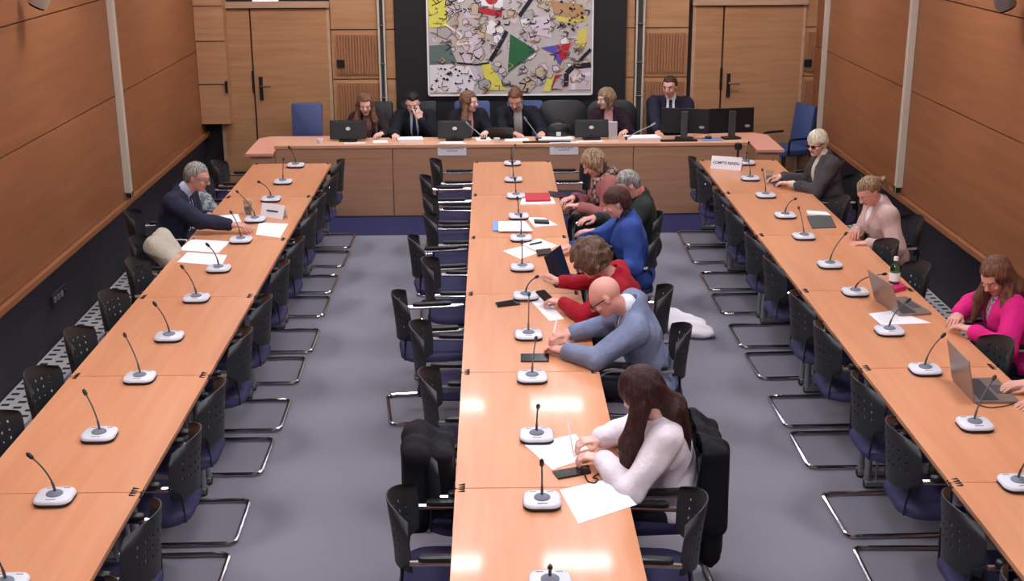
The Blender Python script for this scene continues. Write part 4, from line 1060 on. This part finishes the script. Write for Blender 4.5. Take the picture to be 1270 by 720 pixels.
        V, Q = G.mesh(); grid_obj(kind if kind == 'coat' else 'jacket', V, Q, [tm], root)
    else:
        G, q, (X, Y, Z) = torso(.012 if kind != 'blouse' else .020)
        folds(G, q, X, Y, Z, .0065 if kind == 'blouse' else .0045, len(lb) * .7)
        if kind == 'blouse':
            for i in (0, 1):
                e2 = el[i] + (hw[i] - el[i]) * .55; G.ell(e2, (.062, .058, .055), None, k=.03)
        if kind == 'jumper': G.cap(neck - up * .03, neck + up * .015, nr + .018, nr + .016, k=.015)
        G.cap(neck - up * .045 + tf * .02, neck + up * .16 + tf * .02, nr + .004, nr + .03, k=.01, op='s')
        V, Q = G.mesh(); grid_obj(kind, V, Q, [tm], root)
    if scarf:
        G = Field(neck - .30, neck + .26, .008)
        for k_ in range(14):
            a = 2 * PI * k_ / 14; b = 2 * PI * (k_ + 1) / 14
            f = lambda g: neck + rt * math.cos(g) * .085 + tf * (math.sin(g) * .080 + .01) + up * (-.012 + .015 * math.sin(2 * g) - .03 * math.sin(g))
            G.cap(f(a), f(b), .036 + .006 * math.sin(3 * a), .036, k=.012)
        G.cap(neck + tf * .10 - up * .03, neck + tf * .15 - up * .22 + rt * .03, .040, .052, k=.02); G.cap(neck + tf * .09 - up * .03 - rt * .02, neck + tf * .14 - up * .18 - rt * .06, .036, .045, k=.02)
        X, Y, Z = G.coords(); G.a += (.004 * np.sin(90 * X + 60 * Z) * np.cos(70 * Y)).astype(f32)
        V, Q = G.mesh(); grid_obj('scarf', V, Q, [scarf], root)
    # ---- hair
    if hair:
        style, hm = hair[0], hair[1]
        R = max(.40, 0); G = Field(hd - np.array([.24, .24, .42 if style in ('long', 'verylong') else .20]), hd + np.array([.24, .24, .20]), max(res, .006))
        vol = dict(short=.006, crop=.004, bob=.020, long=.016, verylong=.026, ponytail=.010, curly=.042, updo=.012, fringe=.016)[style]
        G.ell(HP(0, -.016, .032), (np.array((.074, .094, .088)) * hs + vol), H, k=.01)
        if style in ('short', 'crop', 'fringe', 'bob', 'curly'): G.ell(HP(0, -.030, .0), (np.array((.074, .080, .085)) * hs + vol * .8), H, k=.02)
        if style == 'bob':
            for s in (-1, 1): G.cap(HP(s * .060, -.01, .02), HP(s * .066, -.004, -.075), .030, .026, k=.03)
            G.cap(HP(-.04, -.06, -.0), HP(.04, -.06, -.05), .045, .04, k=.04)
        if style == 'curly':
            for s in (-1, 1): G.cap(HP(s * .062, -.02, .03), HP(s * .066, -.02, -.055), .040, .034, k=.03)
            G.cap(HP(-.04, -.07, -.0), HP(.04, -.07, -.05), .048, .045, k=.04)
        if style in ('long', 'verylong'):
            dn = np.array([0, 0, -1.]); n_ = .30 if style == 'long' else .38
            side = H[:, 0]; bk = -H[:, 1]
            fr = .02 if style == 'long' else .03
            for s in (-1, 1):
                a = HP(s * .064, -.012, .03); b = HP(s * .074, -.005, -.06); c = b + dn * n_ * .42 + side * s * .030 + tf * fr; e = c + dn * n_ * .45 + tf * .02 + side * s * .01
                hv = 1.3 if style == 'verylong' and n_ > .37 else 1.0; G.cap(a, b, .030 * hv, .034 * hv, k=.03); G.cap(b, c, .034 * hv, .042 * hv, k=.02); G.cap(c, e, .042 * hv, .020, k=.02)
            a = HP(0, -.055, .0); b = neck - tf * .065 + up * .02; c = b - up * .20 - tf * .045
            G.cap(a, b, .062, .060, k=.03); G.cap(b - rt * .04, c - rt * .05, .055, .028, k=.03); G.cap(b + rt * .04, c + rt * .05, .055, .028, k=.03)
        if style == 'ponytail':
            a = HP(0, -.115, .03); b = HP(0, -.150, .0); c = HP(0, -.150, -.10)
            G.cap(HP(0, -.09, .03), a, .03, .022, k=.02); G.cap(a, b, .020, .026, k=.01); G.cap(b, c, .028, .010, k=.01)
        if style == 'updo': G.ell(HP(0, -.075, .095), (.042, .042, .036), H, k=.012)
        X, Y, Z = G.coords(); p = [(X - hd[0]) * H[0, j] + (Y - hd[1]) * H[1, j] + (Z - hd[2]) * H[2, j] for j in range(3)]
        p = [c / hs for c in p]
        amp = .009 if style == 'curly' else .0030
        fq = 75 if style != 'curly' else 55
        G.a += (amp * (np.sin(fq * p[0] + 5 * np.sin(17 * p[2])) * np.sin(fq * .8 * p[1] + 4 * np.sin(13 * p[2] + 1)) + (.8 * np.sin(70 * p[2]) * np.sin(50 * p[0] + 20 * p[1]) if style == 'curly' else 0))).astype(f32)
        # free the face: hairline plane and face opening
        hl = dict(short=.062, crop=.058, bob=.060, long=.070, verylong=.060, ponytail=.066, curly=.055, updo=.072, fringe=.030)[style]
        fz = p[2] - hl - .0 + .25 * np.maximum(0, np.abs(p[0]) - .045); side_in = np.abs(p[0]) - (.056 if style in ('long', 'verylong', 'bob', 'curly') else .09)
        front = -(p[1] - (.022 if style in ('bob', 'curly', 'long', 'verylong') else .005) - .35 * np.maximum(0, p[2]))
        if style in ('short', 'crop', 'ponytail', 'updo', 'fringe'):
            face_c = np.maximum(fz, -(p[1] - .010 - .30 * p[2]))
            ear = np.maximum(np.maximum(p[2] - .010, -(p[1] + .035)), -.5)       # trim below the ears
            low = p[2] + .065
            G.a = np.maximum(G.a, -face_c).astype(f32); G.a = np.maximum(G.a, -ear).astype(f32)
            if style != 'ponytail': G.a = np.maximum(G.a, -low).astype(f32)
            else: G.a = np.maximum(G.a, -np.maximum(low, -(p[1] + .10))).astype(f32)
        else:
            face_c = np.maximum(np.maximum(fz, side_in), front); G.a = np.maximum(G.a, -face_c).astype(f32)
            if style in ('bob', 'curly'): G.a = np.maximum(G.a, -(p[2] + (.11 if style == 'bob' else .095))).astype(f32)
        V, Q = G.mesh(); grid_obj('hair', V, Q, [hm], root)
    if glasses:
        m = MB(); r = .0022 if glasses != 'heavy' else .0034
        gm = M['blackplastic'] if glasses == 'heavy' else M['greyscreen']
        for s in (-1, 1):
            m.tube([HP(s * .031 + .021 * math.cos(a), .103 - .008 * abs(math.cos(a)) * (1 if s * math.cos(a) > 0 else 0), -.002 + .015 * math.sin(a)) for a in [2 * PI * k / 14 for k in range(14)]], r, 6, closed=True)
            m.tube([HP(s * .052, .096, .004), HP(s * .079, .070, .006), HP(s * .082, -.005, .004), HP(s * .080, -.022, -.012)], r, 6)
        m.tube([HP(-.010, .104, .003), HP(0, .108, .006), HP(.010, .104, .003)], r, 6)
        g = m.build('glasses', gm, root, smooth=True)
        if glasses == 'heavy' and shades:
            m = MB()
            for s in (-1, 1): m.lathe([(.019, 0), (.019, .001), (0, .001)], 14, M=Matrix.Translation(tuple(HP(s * .031, .101, -.002))) @ Matrix(((H[0, 0], H[0, 2], H[0, 1], 0), (H[1, 0], H[1, 2], H[1, 1], 0), (H[2, 0], H[2, 2], H[2, 1], 0), (0, 0, 0, 1))), sy=.7)
            m.build('lenses', M['glassblack'], root)
    # ---- legs
    if not hide_legs:
        lm = legs if not isinstance(legs, str) else M['trousers']
        pg = pel.copy(); kn = [pg + fw * .40 + rt * s * .12 + np.array([0, 0, .045 - (pel[2] - .53)]) for s in (-1, 1)]
        an = [k_ + fw * .06 for k_ in kn]
        for a in an: a[2] = .09
        for k_ in kn: k_[2] = .545
        lo2 = np.min([pg - .2, *kn, *an], 0) - .13; hi2 = np.max([pg + .2, *kn, *an], 0) + .13; lo2[2] = .04; hi2[2] = max(.75, 0)
        G = Field(lo2, hi2, .011)
        for i, s in enumerate((-1, 1)):
            G.cap(pg + rt * s * .085 + np.array([0, 0, -.01]), kn[i], .086, .062, k=.03); G.cap(kn[i], an[i], .060, .045, k=.02)
        G.ell(pg + np.array([0, 0, .02]), (.17, .14, .10), TB, k=.04)
        V, Q = G.mesh(); grid_obj('trousers', V, Q, [lm], root)
        for i in (0, 1):
            G = Field(an[i] - .2, an[i] + .25, .009); t0 = an[i].copy(); t0[2] = .045; t1 = t0 + fw * .17; t1[2] = .034
            G.cap(t0 - fw * .04, t1, .036, .032, k=.01); G.cap(t0, an[i] + np.array([0, 0, -.01]), .04, .042, k=.02); X, Y, Z = G.coords(); G.a = np.maximum(G.a, .004 - Z + 0 * X + 0 * Y).astype(f32)
            V, Q = G.mesh(); grid_obj('shoe', V, Q, [M['shoe']], root)
    return root, hw, hdirs, O
M['trousers'] = cloth('dark trousers', (34, 34, 44)); M['shoe'] = mat('black shoe leather', (20, 18, 18), .4)
M['coatgrey'] = cloth('suit grey blue', (118, 128, 156)); M['suitnavy'] = cloth('suit navy', (40, 42, 62)); M['suitblack'] = cloth('suit black', (26, 26, 36))
M['shirtwhite'] = cloth('shirt white', (228, 228, 236)); M['blueshirt'] = cloth('shirt pale blue', (190, 200, 225))
Hb = hairmat('hair dark brown', (34, 16, 16), (66, 34, 30)); Hm = hairmat('hair mid brown', (80, 50, 38), (120, 80, 58)); Hl = hairmat('hair auburn brown', (88, 60, 46), (136, 98, 74)); Hbl = hairmat('hair honey blonde', (100, 78, 62), (168, 140, 110)); Hw = hairmat('hair white blonde', (190, 178, 150), (236, 228, 206)); Hg = hairmat('hair grey', (96, 92, 88), (160, 156, 150)); Hk = hairmat('hair black', (14, 12, 14), (34, 28, 28)); Hc = hairmat('hair grey brown', (74, 56, 46), (112, 88, 70))
pale = (230, 184, 168); rosy = (216, 160, 144); tan_ = (206, 144, 124)

# centre table, right side (they face the left)
TL = .755
person('bald man in glasses and grey-blue suit writing at the centre table', (1.0, 7.22, .52), (.82, 7.14, 1.03), (.665, 7.10, 1.115), (-.80, .12, -.62, -1, .06), [(.42, 7.10, .778), (.47, 7.38, .79)], (212, 152, 138), None, ('jacket', M['coatgrey']), shirt=M['shirtwhite'], sex='m',
       elbow=((.60, 6.86, .76), (.68, 7.5, .76)), curl=(.6, .9), glasses='heavy', res=.005, bulk=1.12)
person('woman in white blouse with very long dark hair writing at centre table', (.90, 5.66, .52), (.80, 5.57, 1.02), (.70, 5.56, 1.125), (-.72, .48, -.50, -1, .10), [(.52, 5.56, .79), (.52, 5.76, .80)], pale, ('verylong', Hb), ('blouse', cloth('blouse white', (238, 228, 236), var=.05)), sex='f',
       elbow=((.74, 5.20, .70), (.80, 5.98, .80)), curl=(.8, .95), res=.005, handdir=((-1, .35, .05), (-1, -.3, .05)))
person('woman in red jumper with grey-brown hair holding a phone at centre table', (1.02, 8.05, .52), (.80, 7.98, .99), (.645, 7.97, 1.09), (-.80, .22, -.62, -1, .1), [(.46, 7.99, .79), (.46, 8.32, .83)], rosy, ('curly', Hc), ('jumper', cloth('jumper red', (158, 22, 40))), sex='f',
       elbow=((.62, 7.66, .76), (.76, 8.40, .78)), curl=(.8, .45), res=.0055, handdir=((-1, .5, .1), (-.8, .1, .5)))
person('woman in a royal blue jacket with short dark hair at the centre table', (1.13, 9.42, .52), (1.04, 9.43, 1.0), (.955, 9.45, 1.115), (-.95, .10, -.40, -1, .05), [(.86, 9.0, .70), (.60, 9.40, .785)], rosy, ('fringe', hairmat('hair dark red brown', (44, 26, 24), (84, 50, 42))), ('jacket', cloth('jacket royal blue', (48, 74, 144))), shirt=cloth('dark top', (40, 40, 60)), sex='f',
       elbow=(None, (.9, 9.62, .78)), res=.006, bulk=1.15, curl=(.5, .3))
person('blonde woman in plaid scarf and dusty pink coat looking down at centre table', (1.15, 10.98, .52), (1.02, 10.98, 1.0), (.90, 11.0, 1.10), (-.86, -.15, -.62, -1, 0), [(.76, 10.78, .765), (.72, 11.02, .78)], rosy, ('bob', Hbl), ('coat', cloth('coat dusty pink', (152, 92, 92))), shirt=cloth('dark blouse', (60, 44, 50)), sex='f', res=.006,
       scarf=cloth('scarf plaid', (150, 128, 112), ('check', (64, 50, 52), 26)), curl=(.5, .6), bulk=1.1)
person('grey-haired person in dark green jacket half hidden beyond the royal blue jacket', (1.28, 10.22, .52), (1.22, 10.20, .99), (1.12, 10.17, 1.09), (-.85, -.1, -.6, -1, 0), [(.84, 10.0, .74), (.86, 10.3, .78)], rosy, ('short', Hg), ('jacket', cloth('jacket dark green', (44, 50, 48))), shirt=cloth('shirt salmon', (196, 110, 104)), sex='m', res=.007)
# left man
person('grey-haired man in a navy suit reaching over papers at the left table', (-2.76, 10.34, .52), (-2.57, 10.35, 1.02), (-2.445, 10.35, 1.15), (.93, -.12, -.30, 1, -.12), [(-2.40, 10.46, .79), (-2.13, 10.10, .80)], (206, 150, 136), ('short', Hg), ('jacket', M['suitnavy']), shirt=M['blueshirt'], tie=cloth('tie dark', (50, 50, 84)), sex='m',
       elbow=(None, (-2.44, 10.05, .80)), glasses='thin', res=.005, bulk=1.15, curl=(.5, .35), handdir=(None, (1, -.15, -.08)))
# right table
person('blonde woman in dark glasses and a dark grey jacket at the right table', (3.20, 11.55, .52), (3.09, 11.54, 1.04), (3.01, 11.52, 1.165), (-.72, -.62, -.22, -1, -.15), [(2.79, 11.52, .785), (2.76, 11.80, .79)], pale, ('fringe', Hw), ('jacket', cloth('jacket charcoal', (74, 70, 72))), shirt=cloth('top cream', (206, 200, 180)), sex='f',
       glasses='heavy', shades=True, res=.005, curl=(.45, .6))
person('woman with a blonde ponytail in a pale pink trench coat at the right table', (3.24, 9.84, .52), (3.10, 9.82, 1.0), (3.0, 9.78, 1.11), (-.80, -.25, -.62, -1, -.1), [(2.94, 9.56, .74), (2.93, 9.80, .785)], rosy, ('ponytail', Hbl), ('jacket', cloth('trench pale pink', (198, 168, 162), var=.08)), shirt=M['shirtwhite'], sex='f', res=.005, curl=(.5, .6), vneck=.62)
person('woman with long brown hair in a bright pink blazer at the right table', (3.36, 7.55, .52), (3.21, 7.50, .99), (3.12, 7.46, 1.11), (-.75, -.42, -.60, -1, .05), [(2.97, 7.38, .785), (2.99, 7.66, .785)], rosy, ('long', Hm), ('jacket', cloth('blazer pink', (216, 34, 126))), shirt=cloth('blouse pattern', (206, 186, 196), ('spots', (120, 96, 124), 60)), sex='f', res=.005, vneck=.12, vwide=.30,
       elbow=((3.18, 7.20, .75), (3.15, 7.86, .80)), curl=(.4, .4))
person('person typing on the silver laptop at the right edge of the picture', (3.42, 6.30, .52), (3.32, 6.32, 1.02), (3.24, 6.32, 1.14), (-.9, 0, -.5, -1, 0), [(2.965, 6.24, .765), (2.97, 6.50, .775)], rosy, ('short', Hm), ('jacket', M['suitblack']), shirt=M['shirtwhite'], sex='m', res=.006, handdir=((-1, .15, -.05), (-1, -.1, 0)), curl=(.35, .35))
# behind the long desk, facing the room
DZ = .83
person('young long-haired woman in dark cardigan at the left end of long desk', (-1.39, 14.42, .52), (-1.40, 14.32, 1.0), (-1.415, 14.24, 1.115), (.12, -.96, -.25, 0, -1), [(-1.22, 13.98, DZ), (-1.60, 13.98, DZ)], pale, ('long', Hl), ('jacket', cloth('cardigan dark brown', (44, 34, 36))), shirt=cloth('top brown', (120, 84, 76)), sex='f', res=.006)
person('young man with black hair in a dark suit resting his hand on his mouth', (-.86, 14.42, .52), (-.87, 14.32, 1.02), (-.88, 14.22, 1.14), (.05, -.90, -.42, 0, -1), [(-.80, 14.08, .975), (-1.06, 13.86, DZ)], pale, ('short', Hk), ('jacket', M['suitblack']), shirt=M['blueshirt'], tie=cloth('tie black', (36, 34, 50)), sex='m', res=.006,
       elbow=((-.72, 14.0, .80), None), handdir=((-.30, -.12, 1), None), handpalm=((-.2, 1, 0), None), curl=(.9, .3))
person('woman with long auburn hair turned to the right behind the long desk', (-.26, 14.45, .52), (-.26, 14.36, 1.02), (-.245, 14.30, 1.13), (.86, -.50, -.05, .1, -1), [(-.06, 14.0, DZ), (-.45, 14.0, DZ)], pale, ('long', Hl), ('jacket', M['suitblack']), shirt=cloth('blouse rose', (196, 140, 140)), sex='f', res=.006)
person('person in grey shirt and black jacket reading at the centre of long desk', (.32, 14.45, .52), (.30, 14.32, 1.05), (.275, 14.20, 1.165), (-.12, -.88, -.46, 0, -1), [(.56, 13.92, DZ), (.26, 13.92, DZ)], rosy, ('updo', Hm), ('jacket', M['suitblack']), shirt=cloth('shirt light grey', (180, 180, 176)), sex='m', res=.006, vneck=.05, vwide=.20)
person('woman with short fair hair looking to the left behind the long desk', (1.36, 14.45, .52), (1.34, 14.36, 1.02), (1.30, 14.30, 1.15), (-.84, -.52, -.10, -.1, -1), [(1.50, 14.0, DZ), (1.18, 14.0, DZ)], pale, ('bob', Hbl), ('jacket', cloth('jacket maroon black', (44, 24, 34))), shirt=cloth('top pinkish', (200, 150, 150)), sex='f', res=.006)
person('man in navy suit and dark tie at the right end of the long desk', (2.04, 14.48, .56), (2.05, 14.42, 1.14), (2.03, 14.36, 1.275), (-.42, -.88, -.12, -.05, -1), [(2.24, 13.98, DZ), (1.86, 13.96, DZ)], rosy, ('short', hairmat('hair brown black', (40, 26, 22), (70, 48, 38))), ('jacket', cloth('suit dark navy', (30, 32, 48))), shirt=M['shirtwhite'], tie=cloth('tie ink', (36, 36, 50)), sex='m', res=.006, bulk=1.12)

# ---------------------------------------------------------------- pens, phones and garments
def pen(lb, a, b, mt='paper'):
    a, b = Vector(a), Vector(b); return tag(MB().tube([a, a + (b - a) * .08, b], [.001, .0042, .0042], 8).build('pen', M[mt], smooth=True), lb, 'pen')
pen('white pen held by the woman in the white blouse', (.395, 5.70, .735), (.365, 5.80, .885))
pen('white pen held by the bald man', (.36, 7.36, .735), (.40, 7.46, .865))
# phone held by the woman in red
m = MB(); m.prism(rrect(.072, .145, .012, 3), -.004, .004, 0, M=Matrix.Translation((.352, 8.10, .80)) @ Matrix.Rotation(.5, 4, 'Z') @ Matrix.Rotation(.25, 4, 'X')); tag(m.build('smartphone', M['glassblack']), 'black smartphone in the near hand of the woman in red', 'phone')
def drape(name, lb, cat, fn, box, mt, res=.010):
    G = Field(box[0], box[1], res); fn(G); V, Q = G.mesh(); c = V.mean(0); o = grid_obj(name, V - c, Q, [mt], None); o.location = c; return tag(o, lb, cat)
def wob(G, amp, f=40, ph=0):
    X, Y, Z = G.coords(); G.a += (amp * (np.sin(f * Y + 5 * np.sin(12 * Z) + ph) * .7 + np.sin(f * .7 * X + 22 * Z + ph) * .5)).astype(f32)
Mblackcoat = cloth('coat black wool', (18, 18, 22)); Mbeige = cloth('coat beige', (176, 168, 152)); Mgrey = cloth('garment light grey', (150, 156, 160), ('spots', (90, 96, 100), 30)); Mbag = cloth('white cotton', (236, 230, 236), var=.04)
def slab(G, c, h, k=.03, rot=0):     # soft rounded slab
    X, Y, Z = G.coords(); x = X - c[0]; y = Y - c[1]; z = Z - c[2]
    x, y = x * math.cos(rot) + y * math.sin(rot), -x * math.sin(rot) + y * math.cos(rot)
    q = [np.abs(x) - h[0], np.abs(y) - h[1], np.abs(z) - h[2]]
    d = np.sqrt(sum(np.maximum(v + 0 * X + 0 * Y + 0 * Z, 0) ** 2 for v in q)) - .03
    G.put((slice(None),) * 3, d.astype(f32), k)
def vf(G, amp, f, ph=0):
    X, Y, Z = G.coords(); G.a += (amp * (np.sin(f * Y + 2.2 * np.sin(5 * Z + ph) + ph) + .5 * np.sin(1.7 * f * Y - 6 * Z + 20 * X))).astype(f32)
def coatR(G):   # over the backrest of the chair of the woman in the white blouse
    x = 1.03; y = 5.70
    G.cap((x - .03, y - .21, .85), (x - .03, y + .20, .86), .050, .050, k=.04)
    slab(G, (x + .03, y - .02, .56), (.022, .185, .27), .05, -.06)
    slab(G, (x + .02, y - .20, .66), (.035, .035, .19), .05); slab(G, (x + .03, y - .02, .33), (.015, .12, .10), .05)
    G.cap((x + .03, y + .0, .32), (x + .05, y - .06, .17), .05, .022, k=.04)
    vf(G, .006, 42)
drape('black_coat', 'black coat hung over the chair back behind the woman in the white blouse', 'coat', coatR, ((.98, 5.2, .1), (1.5, 6.1, 1.02)), Mblackcoat)
def coatL(G):
    x = -.37; y = 5.69
    G.cap((x, y - .16, .83), (x, y + .13, .84), .055, .055, k=.04)
    slab(G, (x - .02, y, .64), (.028, .16, .19), .05, .05); slab(G, (x + .08, y + .02, .70), (.06, .15, .10), .06)
    
    vf(G, .006, 38, 1.)
drape('black_coat', 'black coat with a white button draped over a chair left of the centre table', 'coat', coatL, ((-.75, 5.4, .3), (-.05, 6.3, 1.02)), Mblackcoat)
def beige(G):
    G.cap((-2.61, 9.40, .80), (-2.59, 9.68, .82), .06, .06, k=.04); G.cap((-2.59, 9.42, .80), (-2.37, 9.36, .60), .07, .08, k=.05); G.cap((-2.57, 9.62, .80), (-2.37, 9.58, .58), .07, .07, k=.05); G.cap((-2.53, 9.5, .72), (-2.37, 9.48, .54), .08, .08, k=.05)
    wob(G, .010, 50, 2)
drape('folded_coat', 'beige crumpled coat laid over a chair left of the white papers', 'coat', beige, ((-2.79, 9.1, .42), (-2.17, 9.9, .95)), Mbeige)
def grey(G):
    G.cap((-2.65, 10.98, .82), (-2.63, 11.2, .83), .05, .05, k=.04); G.cap((-2.63, 11.05, .82), (-2.45, 11.0, .64), .06, .06, k=.05); G.cap((-2.57, 11.15, .76), (-2.45, 11.1, .58), .06, .06, k=.05); wob(G, .010, 60, 3)
drape('grey_garment', 'light grey crumpled garment on a chair beyond the grey-haired man', 'garment', grey, ((-2.82, 10.7, .45), (-2.27, 11.4, .95)), Mgrey)
def sack(G):
    G.ell((1.58, 9.62, .05), (.15, .20, .07), k=.03); G.ell((1.44, 9.72, .07), (.11, .16, .09), k=.04); G.ell((1.68, 9.50, .035), (.09, .10, .04), k=.03); wob(G, .010, 46, 2)
    X, Y, Z = G.coords(); G.a = np.maximum(G.a, .003 - Z + 0 * X + 0 * Y).astype(f32)
drape('cloth_bag', 'white crumpled cloth bag lying on the grey carpet behind the right-hand sitters', 'bag', sack, ((1.2, 9.3, -.02), (1.9, 10.0, .25)), Mbag)
m = MB(); m.lathe([(.010, 0), (.010, .004), (0, .005)], 12, M=Matrix.Translation((-.452, 5.58, .58)) @ Matrix.Rotation(-PI / 2, 4, 'Y')); b = m.build('button', M['paper']); b.parent = bpy.data.objects['black_coat.001']; b.matrix_parent_inverse = Matrix.Translation(bpy.data.objects['black_coat.001'].location).inverted()

# ---------------------------------------------------------------- world, camera, view
w = bpy.data.worlds.new('World'); S.world = w; w.use_nodes = True
w.node_tree.nodes['Background'].inputs[0].default_value = (.5, .5, .55, 1); w.node_tree.nodes['Background'].inputs[1].default_value = .1
cd = bpy.data.cameras.new('Camera'); cam = bpy.data.objects.new('Camera', cd); C.objects.link(cam)
cam.location = (0, 0, CAM_H)
cd.sensor_width = 36; cd.lens = FPX / 1270 * 36; cd.clip_start = .05; cd.clip_end = 60
fwv = Vector((math.sin(YAW) * math.cos(PITCH), math.cos(YAW) * math.cos(PITCH), -math.sin(PITCH)))
q = fwv.to_track_quat('-Z', 'Y'); cam.rotation_euler = (q.to_matrix().to_4x4() @ Matrix.Rotation(-ROLL, 4, 'Z')).to_euler()
S.camera = cam
S.view_settings.view_transform = 'Standard'; S.view_settings.look = 'None'; S.view_settings.gamma = 1; S.view_settings.use_curve_mapping = False
S.view_settings.exposure = 0.0
S.cycles.use_denoising = True; S.cycles.max_bounces = 6; S.cycles.diffuse_bounces = 4; S.cycles.glossy_bounces = 3; S.cycles.transmission_bounces = 4; S.cycles.sample_clamp_indirect = 4
